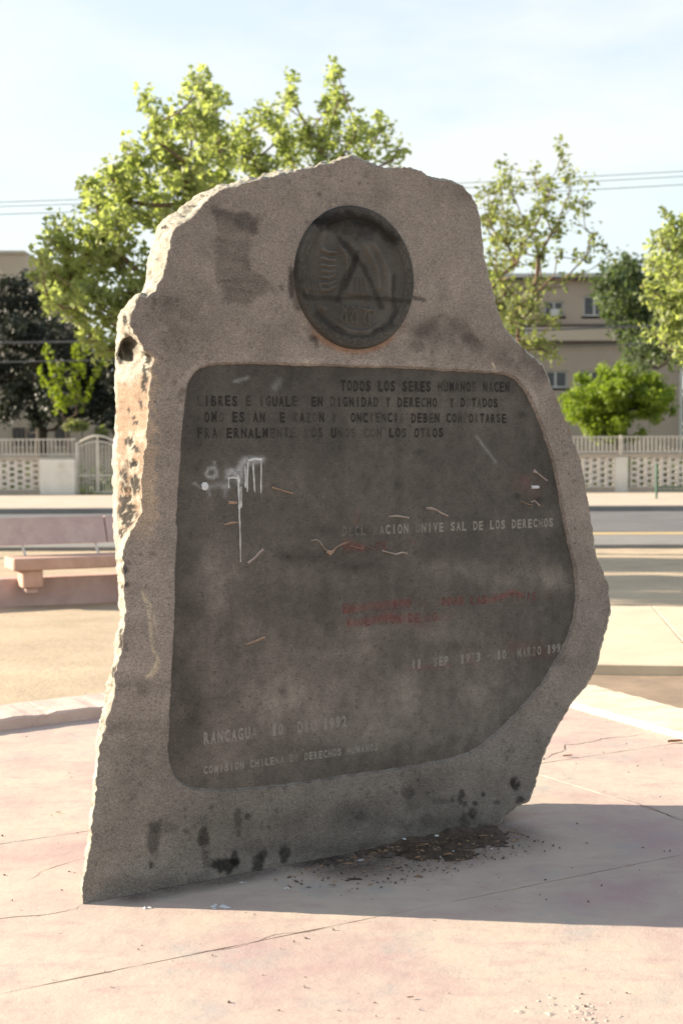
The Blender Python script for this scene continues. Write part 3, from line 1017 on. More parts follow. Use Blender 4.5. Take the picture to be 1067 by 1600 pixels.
WH = (.36, .37, .38)
for pl, w, k in (([(357, 745), (362, 733), (372, 747)], 3.0, .7), ([(372, 735), (384, 718), (410, 718)], 4.5, .75), ([(385, 728), (410, 720)], 3, .4), ([(380, 722), (375, 752)], 6, .45), ([(322, 741), (326, 732), (334, 731), (339, 738), (334, 746), (325, 745), (322, 741)], 2.2, .65),
                 ([(335, 722), (340, 745)], 2, .4), ([(326, 762), (345, 758), (356, 762)], 4, .3), ([(356, 735), (352, 775)], 4, .25), ([(303, 755), (314, 762)], 2, .35), ([(325, 765), (328, 775)], 2.0, .3), ([(360, 742), (375, 745)], 9, .22), ([(430, 605), (436, 595)], 6, .2),
                 ([(744, 682), (774, 722)], 1.8, .35), ([(367, 596), (388, 590)], 2.2, .45)):
    spray(pl, w, WH, k)
RD = (.19, .055, .05)
for pl, w, k in (([(540, 955), (560, 950), (600, 944), (640, 940)], 5, .42), ([(545, 975), (570, 972), (612, 963)], 5, .4), ([(690, 940), (720, 938)], 4, .35), ([(750, 940), (770, 937), (800, 925), (814, 930)], 4, .5), ([(650, 850), (640, 842)], 3, .2), ([(540, 848), (566, 856)], 5, .4),
                 ([(640, 1045), (700, 1040)], 4, .25), ([(733, 1028), (736, 1034)], 6, .3), ([(800, 1010), (860, 1020)], 12, .14), ([(600, 968), (700, 965)], 5, .2), ([(560, 800), (556, 815)], 5, .15), ([(600, 955), (660, 975)], 10, .15), ([(830, 765), (815, 755)], 14, .12), ([(820, 752), (824, 749)], 6, .2)):
    spray(pl, w, RD, k)
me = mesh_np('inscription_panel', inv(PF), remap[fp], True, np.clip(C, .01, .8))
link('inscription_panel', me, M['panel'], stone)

# medallion ----------------------------------------------------------------
nr, na = 120, 300
rr = np.linspace(0, 1, nr)
th = np.linspace(0, 2 * math.pi, na, endpoint=False)
RRm, THm = np.meshgrid(rr, th, indexing='ij')
XX, YY = RRm * np.cos(THm), RRm * np.sin(THm)
H = np.zeros_like(XX)
H += .011 * (sstep(.79, .85, RRm)) * (1 - sstep(.96, 1.0, RRm))
H += .001
H += .004 * np.exp(-((RRm - .745) / .015) ** 2)


def zc(pl):      # from the traced relief to disc coordinates
    return [((x - 553) / 385.0, -(y - 592) / 452.0) for x, y in pl]


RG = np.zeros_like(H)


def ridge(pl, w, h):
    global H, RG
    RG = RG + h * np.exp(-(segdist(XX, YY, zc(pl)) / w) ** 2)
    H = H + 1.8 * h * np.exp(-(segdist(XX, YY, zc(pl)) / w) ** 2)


for yy, bend in ((440, 26), (490, 22), (530, 8), (565, -2), (600, -16), (640, -30), (675, -34)):   # flame-like rays
    ridge([(330, yy - bend * .2), (370, yy + 6), (412, yy + bend * .4 - 4)], .028, .009)
ridge([(350, 330), (330, 380), (335, 420)], .05, .006)
for q in range(5):
    ridge([(225 + q * 22, 640), (240 + q * 22, 690)], .02, .004)
ridge([(440, 400), (480, 460), (495, 520), (480, 600)], .03, .007)
ridge([(470, 420), (510, 480), (520, 540)], .02, .005)
ridge([(640, 360), (700, 420), (745, 520), (765, 620), (760, 690)], .06, .008)
ridge([(600, 380), (650, 450), (690, 540), (700, 640)], .05, .007)
ridge([(540, 300), (520, 380), (570, 430)], .06, .005)
tri_ = zc([(560, 460), (478, 705), (645, 705)])
H = H + .010 * (1 - sstep(-.02, .03, np.where(inside(XX, YY, tri_), -segdist(XX, YY, tri_ + tri_[:1]), segdist(XX, YY, tri_ + tri_[:1]))))
for q in (0, 1, 2, 3):
    ridge([(520 + q * 26, 600), (508 + q * 34, 690)], .015, .004)
for q, x in enumerate((455, 490, 520, 560, 600, 640)):
    ridge([(x, 775), (x + 14 * (-1) ** q, 800), (x - 6, 850), (x + 10 * (-1) ** q, 880)], .018, .007)
ridge([(590, 790), (660, 795)], .018, .006)
for q in range(3):
    ridge([(420, 870 + q * 24), (490, 915 + q * 16), (560, 930 + q * 12), (640, 912 + q * 16), (700, 865 + q * 24)], .016, .005)
ridge([(320, 790), (350, 800)], .05, .008)
HB = H.copy()
rim = (RRm > .84) & (RRm < .96)
lt = vnoise(np.stack([THm * 16, (RRm - .84) * 30, 0 * RRm], -1), 2.0, 140)
H = H + np.where(rim, .0035 * sstep(.5, .62, lt) * np.sin(np.clip((RRm - .85) / .10, 0, 1) * math.pi), 0)
H = H + (fbm(np.stack([XX, YY, 0 * XX], -1), 14, 141, 3) - .5) * .004
edge_drop = RRm >= .999
H[edge_drop] = -.006
MU = med_u + XX * MR; MZ = med_z + YY * MR
MP = world_of(MU.ravel(), MZ.ravel(), -H.ravel() - .004)
mid_ = np.arange(nr * na).reshape(nr, na)
a, b = mid_[:-1], np.roll(mid_, -1, 1)[:-1]
c_, d2 = np.roll(mid_, -1, 1)[1:], mid_[1:]
FQ = np.stack([a, d2, c_, b], -1).reshape(-1, 4)
px, py = project(MP)
q1, q2 = fbm(MP, 8, 150, 4), fbm(MP, 40, 151, 3)
C = np.array([.074, .068, .060])[None] * (.70 + .6 * q1)[:, None]
inner = (RRm.ravel() < .80)
C = C * np.where(inner, 1.05, .92)[:, None]
C = C * np.clip(.88 + 42 * RG.ravel() * (.4 + q2), .8, 1.75)[:, None]      # relief shading painted into the colour: ridges lighter, recesses darker
C = C * np.where(rim.ravel(), 1 + .35 * (sstep(.5, .62, lt).ravel() - .3), 1)[:, None]
zx, zy = (XX.ravel() * 385 + 553), (-YY.ravel() * 452 + 592)


def darkening(pl, w, k, w2=None):
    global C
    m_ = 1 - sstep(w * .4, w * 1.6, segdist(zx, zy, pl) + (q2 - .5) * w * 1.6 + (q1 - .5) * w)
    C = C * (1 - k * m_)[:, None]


darkening([(320, 270), (400, 245), (500, 225), (600, 225), (700, 260), (790, 340)], 40, .72)  # darker band along the upper inner rim
darkening([(330, 270), (560, 300), (650, 300)], 40, .45)
darkening([(560, 440), (530, 520), (480, 620), (440, 740)], 19, .5)
darkening([(440, 350), (520, 430), (600, 520), (650, 620), (720, 770)], 19, .5)
darkening([(230, 735), (440, 730), (600, 718), (800, 715), (940, 725)], 14, .40)
darkening([(800, 560), (790, 680), (810, 780), (770, 860), (660, 930)], 18, .45)
darkening([(300, 830), (400, 920), (520, 965), (660, 950), (780, 880)], 18, .4)
darkening([(180, 480), (175, 600), (210, 720)], 12, .35)
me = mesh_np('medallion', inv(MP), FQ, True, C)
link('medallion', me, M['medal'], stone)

# the cut lettering ---------------------------------------------------------
_g = {}


def glyph(ch):
    if ch in _g: return _g[ch]
    cu_ = bpy.data.curves.new('tmp', 'FONT')
    cu_.body = ch; cu_.offset = 0.04; cu_.resolution_u = 3
    ob = bpy.data.objects.new('tmp', cu_)
    COL.objects.link(ob)
    dg = bpy.context.evaluated_depsgraph_get()
    me_ = bpy.data.meshes.new_from_object(ob.evaluated_get(dg))
    V = np.array([v.co[:2] for v in me_.vertices]) if len(me_.vertices) else np.zeros((0, 2))
    Fc = [tuple(p_.vertices) for p_ in me_.polygons]
    bpy.data.objects.remove(ob); bpy.data.curves.remove(cu_); bpy.data.meshes.remove(me_)
    if ch not in '-.' and len(V):
        V[:, 1] = (V[:, 1] - V[:, 1].min()) / max(1e-6, V[:, 1].max() - V[:, 1].min())
    elif len(V):
        V[:, 1] = (V[:, 1] - V[:, 1].min()) / 1.0 + .42
    w = V[:, 0].max() - V[:, 0].min()
    tgt = {'I': .22, '1': .45, '-': .6}.get(ch, .76)
    V[:, 0] = (V[:, 0] - V[:, 0].min()) / w * tgt + (.82 - tgt) / 2
    _g[ch] = (V, Fc)
    return _g[ch]


def ink_mat(name, colr, lo, hi, maxa):
    m, nt, p = new_mat(name)
    out = nt.nodes['Material Output']
    p.inputs['Base Color'].default_value = (*colr, 1); p.inputs['Roughness'].default_value = .85
    tr = nt.nodes.new('ShaderNodeBsdfTransparent')
    ms = nt.nodes.new('ShaderNodeMixShader')
    at_ = nt.nodes.new('ShaderNodeAttribute'); at_.attribute_name = 'tint'
    n = noise_node(nt, 95, 4, .7)
    r = ramp(nt, n.outputs['Fac'], [(lo, 0.0), (hi, 1.0)])
    mu = nt.nodes.new('ShaderNodeMath'); mu.operation = 'MULTIPLY'
    nt.links.new(at_.outputs['Fac'], mu.inputs[0]); nt.links.new(r.outputs[0], mu.inputs[1])
    m2 = nt.nodes.new('ShaderNodeMath'); m2.operation = 'MULTIPLY'; m2.inputs[1].default_value = maxa
    nt.links.new(mu.outputs[0], m2.inputs[0])
    nt.links.new(m2.outputs[0], ms.inputs[0]); nt.links.new(tr.outputs[0], ms.inputs[1]); nt.links.new(p.outputs[0], ms.inputs[2])
    nt.links.new(ms.outputs[0], out.inputs[0])
    return m


INK = {'dark': ink_mat('dark_lettering', (.016, .014, .013), .30, .42, .93), 'pale': ink_mat('pale_lettering', (.33, .305, .27), .20, .38, .70), 'red': ink_mat('red_lettering', (.17, .065, .058), .28, .46, .62)}
HI = None
LINES = [  # text, left baseline, right baseline, cap height px, ink, weak characters {index: strength}
    ("TODOS LOS SERES HUMANOS NACEN", (532, 611.4), (795, 613), 17.5, 'dark', {11: .7, 16: .5, 17: .6, 22: .3, 24: .6, 25: .5, 19: .6}),
    ("LIBRES E IGUALES EN DIGNIDAD Y DERECHOS Y DOTADOS", (308, 634.5), (777, 637), 17.0, 'dark', {0: .25, 7: .4, 9: .5, 10: .55, 14: .4, 15: .08, 20: .35, 27: .6, 35: .6, 38: .05, 43: .25, 45: .5, 40: .7}),
    ("COMO ESTAN DE RAZON Y CONCIENCIA DEBEN COMPORTARSE", (308, 659.8), (790, 661), 17.0, 'dark', {0: .12, 3: .3, 7: .06, 11: .12, 14: .3, 16: .35, 17: .3, 20: .35, 22: .1, 26: .5, 27: .4, 28: .5, 31: .3, 36: .5, 41: .35, 42: .2, 44: .4, 48: .6}),
    ("FRATERNALMENTE LOS UNOS CON LOS OTROS", (308, 685.0), (692, 683.5), 17.0, 'dark', {0: .5, 1: .5, 2: .5, 3: .1, 10: .35, 11: .3, 12: .35, 13: .25, 15: .2, 16: .4, 17: .4, 20: .3, 21: .25, 22: .3, 24: .15, 25: .35, 26: .4, 30: .5, 33: .5, 34: .3}),
    ("DECLARACION UNIVERSAL DE LOS DERECHOS", (534, 838.0), (863, 823.0), 15.5, 'pale', {0: .35, 1: .2, 2: .3, 3: .35, 4: .1, 5: .2, 6: .5, 12: .4, 13: .7, 17: .15, 34: .6}),
    ("HUMANOS", (536, 864.0), (604, 860.5), 15.0, 'red', {1: .7, 3: .3, 4: .2, 5: .8}),
    ("EN RECUERDO DE TODAS LAS VICTIMAS DE", (535, 958.0), (862, 936.0), 15.5, 'red', {3: .15, 4: .1, 5: .3, 6: .2, 7: .3, 9: .4, 12: .3, 13: .3, 15: .2, 27: .2, 34: .2, 35: .2, 30: .3}),
    ("VIOLACION DE LOS", (540, 980.0), (692, 970.0), 15.5, 'red', {1: .4, 2: .3, 4: .4, 5: .4, 13: .3, 15: .1}),
    ("11  SEP  1973 - 10  MARZO 1990", (642, 1046.0), (882, 1018.5), 15.0, 'pale', {0: .7, 1: .9, 4: .6, 5: .9, 10: .7, 11: .5, 14: .6, 20: .7, 21: .6, 22: .7, 23: .5}),
    ("RANCAGUA  10  DIC 1992", (318, 1163.5), (541, 1136.0), 19.5, 'pale', {7: .6, 11: .75, 16: .8}),
    ("COMISION CHILENA DE DERECHOS HUMANOS", (318, 1210.0), (590, 1172.5), 12.8, 'pale', {14: .8, 15: .7, 17: .7, 18: .35, 20: .8})]
for s, lb, rb, cap, ink, weak in LINES:
    (u0, z0), (u1, z1) = onplane(*lb, RECESS), onplane(*rb, RECESS)
    _, zt = onplane(lb[0], lb[1] - cap, RECESS)
    caph = float(zt - z0)
    du, dz = (u1 - u0) / (len(s) - .2), (z1 - z0) / (len(s) - .2)
    ins = empty('inscription', parent=stone)
    for i, ch in enumerate(s):
        if ch == ' ': continue
        gv, gf = glyph(ch)
        jz = (RNG.random() - .5) * .002
        V = np.array([(u0 + du * (i + x), z0 + dz * (i + x) + y * caph + jz) for x, y in gv])
        P3 = np.c_[V, np.zeros(len(V))]
        o_ = RECESS + ((fbm(P3, 3.0, 31, 3) - .5) * 0.016) * .35 - .0016
        PW = world_of(V[:, 0], V[:, 1], o_)
        c0_ = PW.mean(0)
        me = mesh_np('letter', PW - c0_[None], gf, False, np.full((len(V), 3), weak.get(i, .92)))
        o = link('letter', me, INK[ink], ins)
        o.location = tuple(c0_ - A0)

# paint drips and bits stuck on the panel
def ribbon(pts, wid, mat, name, lift=.0022, thick=.0016, label=None):
    """a raised strip of paint or tape on the panel, from photo points, widths in photo pixels"""
    P = np.array(pts, float)
    if not hasattr(wid, '__len__'): wid = [wid] * len(P)
    wid = np.array(wid, float)
    d = np.gradient(P, axis=0); d /= np.linalg.norm(d, axis=1)[:, None] + 1e-9
    nn = np.stack([-d[:, 1], d[:, 0]], -1)
    jit = 1 + (RNG.random(len(P)) - .5) * .75
    Lf, Rt = P + nn * (wid * jit / 2)[:, None], P - nn * (wid * jit / 2)[:, None]
    allp = []
    for Qp, hh in ((Lf, 0), (P, thick), (Rt, 0)):
        u, z = onplane(Qp[:, 0], Qp[:, 1], RECESS)
        P3 = np.c_[u, z, np.zeros(len(u))]
        o_ = RECESS + ((fbm(P3, 3.0, 31, 3) - .5) * 0.016) * .35 - lift - hh
        allp.append(world_of(u, z, o_))
    n = len(P)
    V = np.concatenate(allp)
    F = []
    for k in range(n - 1):
        F += [(k, k + 1, n + k + 1, n + k), (n + k, n + k + 1, 2 * n + k + 1, 2 * n + k)]
    me_ = bpy.data.meshes.new(name); me_.from_pydata(inv(V).tolist(), [], F); me_.update()
    o = link(name, me_, mat, stone)
    if label: o['label'] = label
    return o


def lin(a, b, n):
    return [(a[0] + (b[0] - a[0]) * k / (n - 1) + (RNG.random() - .5) * .5, a[1] + (b[1] - a[1]) * k / (n - 1)) for k in range(n)]


ribbon(lin((372.5, 748), (376, 878), 16), np.linspace(3.0, 1.3, 16), M['paint_white'], 'paint_drip', label='long white paint drip')
for a, b, w in (((377, 760), (376.5, 794), 1.7), ((357, 746), (357.5, 763), 1.6), ((383, 728), (383.5, 762), 1.8), ((387, 722), (386, 769), 2.0), ((395, 724), (398, 769), 2.0), ((408, 718), (407.5, 771), 1.8)):
    ribbon(lin(a, b, 8), np.r_[np.full(6, w), w * 1.4, w * .7], M['paint_white'], 'paint_drip')
ribbon(lin((371, 742), (374, 754), 4), [2, 4, 5, 3], M['paint_white'], 'paint_drip')
ribbon([(387, 720), (398, 717), (409, 718)], [3, 4, 3], M['paint_white'], 'paint_smear')
ribbon([(356, 748), (363, 746), (371, 747)], [1.5, 3, 3], M['paint_white'], 'paint_smear')
ribbon([(315, 760), (318, 759.5), (323, 760), (325.5, 760)], [7, 12, 12, 6], M['litter'], 'sticker', thick=.003, label='small white sticker scrap')
for pts, w, mt in (([(424, 761), (440, 766), (457, 771)], 3.2, 'tan_scrap'), ([(356, 785), (370, 785.5)], 6, 'tan_scrap'), ([(349, 820), (360, 817), (371, 816)], 3.5, 'tan_scrap'), ([(387, 880), (397, 872), (404, 864), (411, 858)], [5, 5, 3, 3], 'pale_scrap'),
                   ([(485, 845), (493, 843), (499, 846), (505, 855), (511, 861)], 2, 'pale_scrap'), ([(510, 861), (516, 864), (520, 861), (525, 855), (534, 850), (543, 847)], [4, 6, 4, 2.4, 2.4, 2], 'tan_scrap'), ([(545, 852), (560, 856), (568, 857)], 1.6, 'tan_scrap'),
                   ([(832, 735), (840, 740), (847, 746), (854, 751)], [4, 2.5, 2.2, 2], 'pale_scrap'), ([(829, 761), (841, 761)], 4, 'litter'), ([(829, 785), (834, 782), (842, 790)], 2.4, 'pale_scrap'), ([(812, 783), (824, 788), (831, 789)], 1.6, 'tan_scrap'),
                   ([(665, 794), (673, 794), (682, 797), (690, 802), (699, 806)], [4, 3.2, 3, 3, 2.2], 'pale_scrap'), ([(606, 807), (620, 806), (639, 809)], [2, 4, 2.6], 'pale_scrap'), ([(596, 860), (606, 863), (618, 866), (628, 863), (636, 865)], 2.6, 'pale_scrap'),
                   ([(383, 1007), (398, 1002), (414, 995)], [2.2, 3.6, 3], 'tan_scrap'), ([(575, 854), (585, 858)], 1.5, 'tan_scrap'), ([(509, 808), (510, 810)], 2, 'tan_scrap')):
    ribbon(pts, w, M[mt], 'tape_scrap', thick=.004)

# dirt and litter along the foot of the stone
n1, n2 = 110, 26
S, Tn = np.meshgrid(np.linspace(0, 1, n1), np.linspace(-.35, 1, n2), indexing='ij')
c0, c1 = gp(452, 1366), gp(812, 1292)
base = c0[None] + (c1 - c0)[None] * S.ravel()[:, None]
Pm = base + NN[None] * (Tn.ravel() * 0.27)[:, None]
nn_ = fbm(Pm, 6, 160, 4)
prof = np.sin(np.pi * np.clip(S.ravel(), 0, 1)) ** .5 * (1 - np.clip(Tn.ravel(), 0, 1)) ** 1.2
hgt = (.026 * prof + (nn_ - .5) * .075 + (fbm(Pm, 40, 161, 3) - .5) * .026) - .016
hgt -= .03 * (1 - sstep(0, .12, S.ravel())) + .03 * sstep(.9, 1, S.ravel())
Pm[:, 2] = np.where(hgt > -.003, hgt, -.006)
idx = np.arange(n1 * n2).reshape(n1, n2)
F = np.stack([idx[:-1, :-1], idx[1:, :-1], idx[1:, 1:], idx[:-1, 1:]], -1).reshape(-1, 4)[:, ::-1].copy()
z4 = Pm[F][:, :, 2].max(1)
F = F[z4 > -.003]
tag(link('dirt_pile', mesh_np('dirt_pile', Pm, F), M['dirt']), 'dark damp dirt and crumbs piled along the foot of the stone', 'dirt', kind='stuff')


def stain(a, b, width, seed, peak=.9, over=.12):
    """film of washed-out dirt on the paving, thinning outwards"""
    m1, m2 = 90, 24
    S, Tn = np.meshgrid(np.linspace(-over, 1 + over, m1), np.linspace(-.2, 1, m2), indexing='ij')
    A_, B_ = gp(*a), gp(*b)
    Q = A_[None] + (B_ - A_)[None] * S.ravel()[:, None] + NN[None] * (Tn.ravel() * width)[:, None]
    al = (1 - sstep(.1, 1, Tn.ravel())) * sstep(-over, .15, S.ravel()) * (1 - sstep(.85, 1 + over, S.ravel()))
    al = np.clip(al * (.2 + 1.5 * fbm(Q, 7, seed, 4)), 0, 1) * peak
    Q[:, 2] = .0018
    ix = np.arange(m1 * m2).reshape(m1, m2)
    Fq = np.stack([ix[:-1, :-1], ix[1:, :-1], ix[1:, 1:], ix[:-1, 1:]], -1).reshape(-1, 4)[:, ::-1].copy()
    o = link('dirt_film', mesh_np('dirt_film', Q, Fq, False, np.repeat(al[:, None], 3, 1)), INK['dirt'], plaza)
    o['kind'] = 'stuff'


INK['dirt'] = ink_mat('dirt_film', (.060, .048, .038), .22, .52, .9)
stain((470, 1349), (790, 1288), .46, 201, .9)
stain((150, 1409), (560, 1331), .15, 205, .6, .02)


def scatter(name, mat, n, fn, size, label, cat, flat=.4):
    mb = MB()
    for k in range(n):
        x, y, z = fn(k)
        L_ = size * (.4 + random.random() * 1.2); w_ = L_ * (.12 + flat * random.random())
        a_ = random.random() * math.pi * 2
        ca, sa = math.cos(a_), math.sin(a_)
        h_ = .0015 + random.random() * .004
        pts_ = [(-L_, -w_ * .5), (L_ * .2, -w_), (L_, w_ * .1), (0, w_)]
        V = [(x + p_[0] * ca - p_[1] * sa, y + p_[0] * sa + p_[1] * ca, z + .0005) for p_ in pts_]
        V += [(x + .8 * (p_[0] * ca - p_[1] * sa), y + .8 * (p_[0] * sa + p_[1] * ca), z + h_ * (.6 + random.random())) for p_ in pts_]
        mb.add(V, [(4, 5, 6, 7), (0, 1, 5, 4), (1, 2, 6, 5), (2, 3, 7, 6), (3, 0, 4, 7)])
    return tag(mb.build(name, mat), label, cat, kind='stuff')


def foot(spread=.32, a=(430, 1375), b=(800, 1300)):
    A_, B_ = gp(*a), gp(*b)

    def f(k):
        s_ = min(1, max(0, random.gauss(.52, .24))); t_ = random.random() ** 2.4
        p_ = A_ + (B_ - A_) * s_ + NN * t_ * spread
        return p_[0], p_[1], .030 * (1 - t_) * math.sin(math.pi * s_) + .001
    return f


scatter('twigs', M['twig'], 130, foot(.30), .011, 'dry twigs and straw bits strewn over the dirt pile', 'twigs', .12)
scatter('dirt_crumbs', M['dirt'], 700, foot(.30, (450, 1372), (800, 1300)), .0035, 'dark dirt crumbs scattered at the foot of the stone', 'dirt', .8)
scatter('litter_bits', M['litter'], 9, foot(.25, (500, 1345), (740, 1305)), .009, 'tiny pale paper bits in the dirt pile', 'litter', .7)


def anywhere(k):
    p_ = gp(random.uniform(-60, 1130), 1125 + 470 * random.random() ** 1.3)
    return p_[0], p_[1], .0005


scatter('grit', M['dirt'], 150, anywhere, .0032, 'specks of dark grit lying on the pink paving', 'grit', .8)
for k, (x, y, s_) in enumerate(((340, 1417, 11), (232, 1419, 5), (446, 1388, 5), (563, 1345, 7), (600, 1325, 6), (378, 1380, 4))):
    c_ = gp(x, y)
    mb = MB()
    for q in range(5):
        a_ = random.random() * 6.28; r_ = s_ * .0022 * random.random()
        cx, cy = c_[0] + math.cos(a_) * r_ * 1.6, c_[1] + math.sin(a_) * r_
        m5 = 6
        rad_ = s_ * .0022 * (.3 + .4 * random.random())
        V = [(cx, cy, .004 + random.random() * .004)] + [(cx + math.cos(6.28 * j / m5) * rad_ * (.6 + random.random() * .6), cy + math.sin(6.28 * j / m5) * rad_ * (.6 + random.random() * .6), .001) for j in range(m5)]
        mb.add(V, [(0, 1 + j, 1 + (j + 1) % m5) for j in range(m5)])
    lab = ('crumpled pale paper crumbs on the shaded paving by the left foot of the stone', 'tiny pale crumb nearest the left corner of the stone', 'small pale scrap just left of the dirt pile',
           'white scrap lying on the left end of the dirt pile', 'pale scrap on the crest of the dirt pile against the stone', 'tiny pale crumb close under the black stains')[k]
    tag(mb.build('paper_scrap', M['litter']), lab, 'litter')

# curled dead leaf by the right kerb
def dead_leaf(px_, py_, size, label, mat='deadleaf'):
    c_ = gp(px_, py_)
    V = []; F = []
    nL = 9
    for i in range(nL):
        s_ = i / (nL - 1); w_ = math.sin(math.pi * s_) ** .7 * size * .32
        for j in (-1, -.4, 0, .4, 1):
            V.append((c_[0] + (s_ - .5) * size * 2, c_[1] + j * w_, .004 + abs(j) ** 1.5 * size * .25 + .02 * size * math.sin(9 * s_) + s_ * size * .15))
    for i in range(nL - 1):
        for j in range(4):
            F.append((i * 5 + j, i * 5 + j + 1, i * 5 + 6 + j, i * 5 + 5 + j))
    o = MB().add(V, F).build('dead_leaf', M[mat], smooth=True)
    tag(o, label, 'leaf')


dead_leaf(1054, 1161, .04, 'curled brown dead leaf beside the cream kerb')
dead_leaf(886, 1183, .024, 'small tan leaf lying by the jagged crack', 'twig')
dead_leaf(641, 1561, .010, 'tiny dark leaf flake on the near paving', 'deadleaf')
dead_leaf(92, 1271, .010, 'tiny dark flake on the paving left of the stone', 'deadleaf')

# scabbed patch of old mortar in the near right paving
mb = MB()
for k in range(34):
    x = 905 + random.gauss(0, 38); y = 1578 + random.gauss(0, 11)
    c_ = gp(x, y); r_ = .004 + .012 * random.random() ** 2
    m5 = 7
    V = [(c_[0], c_[1], .002 + r_ * .12)] + [(c_[0] + math.cos(6.28 * j / m5) * r_ * (.5 + random.random()), c_[1] + math.sin(6.28 * j / m5) * r_ * (.5 + random.random()), .0004) for j in range(m5)]
    mb.add(V, [(0, 1 + j, 1 + (j + 1) % m5) for j in range(m5)])
o = mb.build('mortar_crust', M['plaza'], plaza)
o['kind'] = 'stuff'

# ------------------------------------------------------------------ bench and low wall, left
bd = gp(22, 893, .372)
ang = math.radians(25)
bx = np.array([math.cos(ang), math.sin(ang), 0]); by = np.array([-math.sin(ang), math.cos(ang), 0])
org = np.array([bd[0], bd[1], 0])
wall = empty('planter_wall', tuple(org), ang)
tag(wall, 'low pink concrete wall behind and beneath the bench', 'wall')
for k in range(5):
    x0 = -3.3 + k * 1.6
    MB().box(x0 + .004, x0 + 1.596, .30, .55, -.06, .27, .012).build('wall_block', M['pink'], wall)
bench = empty('park_bench', tuple(org), ang)
tag(bench, 'pink and peach concrete bench with slab backrest left of the stone', 'bench')
BL = 2.3
MB().box(0, BL, 0, .46, .372, .495, .014).build('seat', M['peach'], bench)
for x0 in (.10, BL - .32 - .65, ):
    MB().box(x0, x0 + .21, .05, .298, .19, .371, .012).build('leg', M['peach'], bench)
    MB().box(x0 + .04, x0 + .17, .10, .298, .13, .188, .01).build('leg', M['pink'], bench)


def tilted(x0, x1, name):
    V = []
    for x in (x0, x1):
        V += [(x, .56, .60), (x, .65, .59), (x, .79, .865), (x, .70, .88)]
    mb = MB().add(V, [(0, 1, 2, 3)[::-1], (4, 5, 6, 7), (0, 4, 5, 1)[::-1], (1, 5, 6, 2)[::-1], (2, 6, 7, 3)[::-1], (3, 7, 4, 0)[::-1]])
    return mb.build(name, M['pink'], bench)


tilted(-.16, 1.12, 'backrest')
tilted(1.135, 2.4, 'backrest')
for x0 in (.22, 1.0, 1.9):
    MB().tube([(x0, .44, .48), (x0, .52, .53), (x0, .60, .61)], .014, 8).build('backrest_rod', M['rail'], bench)

# ------------------------------------------------------------------ boundary fence across the street
FY = 46.0
F0 = lambda px_, py_: dp(px_, py_, FY)


def zat(px_, py_, Y=FY): return float(dp(px_, py_, Y)[2])
def xat(px_, Y=FY, py_=740): return float(dp(px_, py_, Y)[0])


ZB = .124
z_block0 = ZB + .16
PITCH, ROWH = .256, .196


def block_mesh():
    """breeze block: an eight-sided frame round an open hole"""
    w, h, d = PITCH * .5, ROWH * .5, .14
    hw, hh = w * .66, h * .60
    o = [(-w + .003, -h + .003), (w - .003, -h + .003), (w - .003, h - .003), (-w + .003, h - .003)]
    i = [(-hw, -hh), (hw, -hh), (hw, hh), (-hw, hh)]
    V = [(x, 0, z) for x, z in o + i] + [(x, d, z) for x, z in o + i]
    F = []
    for k in range(4):
        n = (k + 1) % 4
        F += [(k, n, 4 + n, 4 + k), (8 + k, 12 + k, 12 + n, 8 + n), (4 + k, 4 + n, 12 + n, 12 + k), (k, 8 + k, 8 + n, n)]
    me = bpy.data.meshes.new('breeze_block'); me.from_pydata(V, [], F); me.update()
    me.materials.append(M['block'])
    return me


BM = block_mesh()
barm = MB().box(-.014, .014, -.014, .014, 0, .50).build('bar', M['rail'])
BARM = barm.data; bpy.data.objects.remove(barm)


def fence(x0, x1, label, pillars, posts, skip=()):
    f = empty('boundary_fence', (x0, FY, 0))
    tag(f, label, 'fence')
    L = x1 - x0
    MB().box(0, L, 0, .20, ZB - .04, z_block0).build('plinth', M['coping'], f)
    zt = z_block0 + ROWH * 5
    MB().box(0, L, -.02, .20, zt + .004, zt + .11, .01).build('coping', M['coping'], f)
    zr = zt + .11
    MB().box(0, L, .06, .10, zr + .04, zr + .08).build('rail', M['rail'], f)
    MB().box(0, L, .06, .10, zr + .53, zr + .57).build('rail', M['rail'], f)
    n = int(L / .135)
    for k in range(n):
        b = bpy.data.objects.new('bar', BARM); COL.objects.link(b); b.parent = f
        b.location = (.07 + k * .135, .08, zr + .05)
    for x in posts:
        MB().box(x - x0 - .04, x - x0 + .04, .03, .13, zr, zr + .60).build('post', M['rail'], f)
    for (a, b_, mt) in pillars:
        MB().box(a - x0, b_ - x0, -.05, .22, ZB, zt - .002, .008).build('pillar', M['white'], f)
    nc = int(L / PITCH)
    for c_ in range(nc):
        xc = (c_ + .5) * PITCH
        if any(a - x0 - PITCH * .45 < xc < b_ - x0 + PITCH * .45 for a, b_, _ in pillars): continue
        odd = c_ % 2
        for r_ in range(5):
            b = bpy.data.objects.new('breeze_block', BM); COL.objects.link(b); b.parent = f
            b.location = (xc, .03, z_block0 + (r_ + .5) * ROWH + (-.05 if odd else .05) * 0 + 0)
            if odd:
                b.location.z = z_block0 + (r_ + .5) * ROWH
        # half-offset columns: shift by half a course, cut short by the coping
    return f


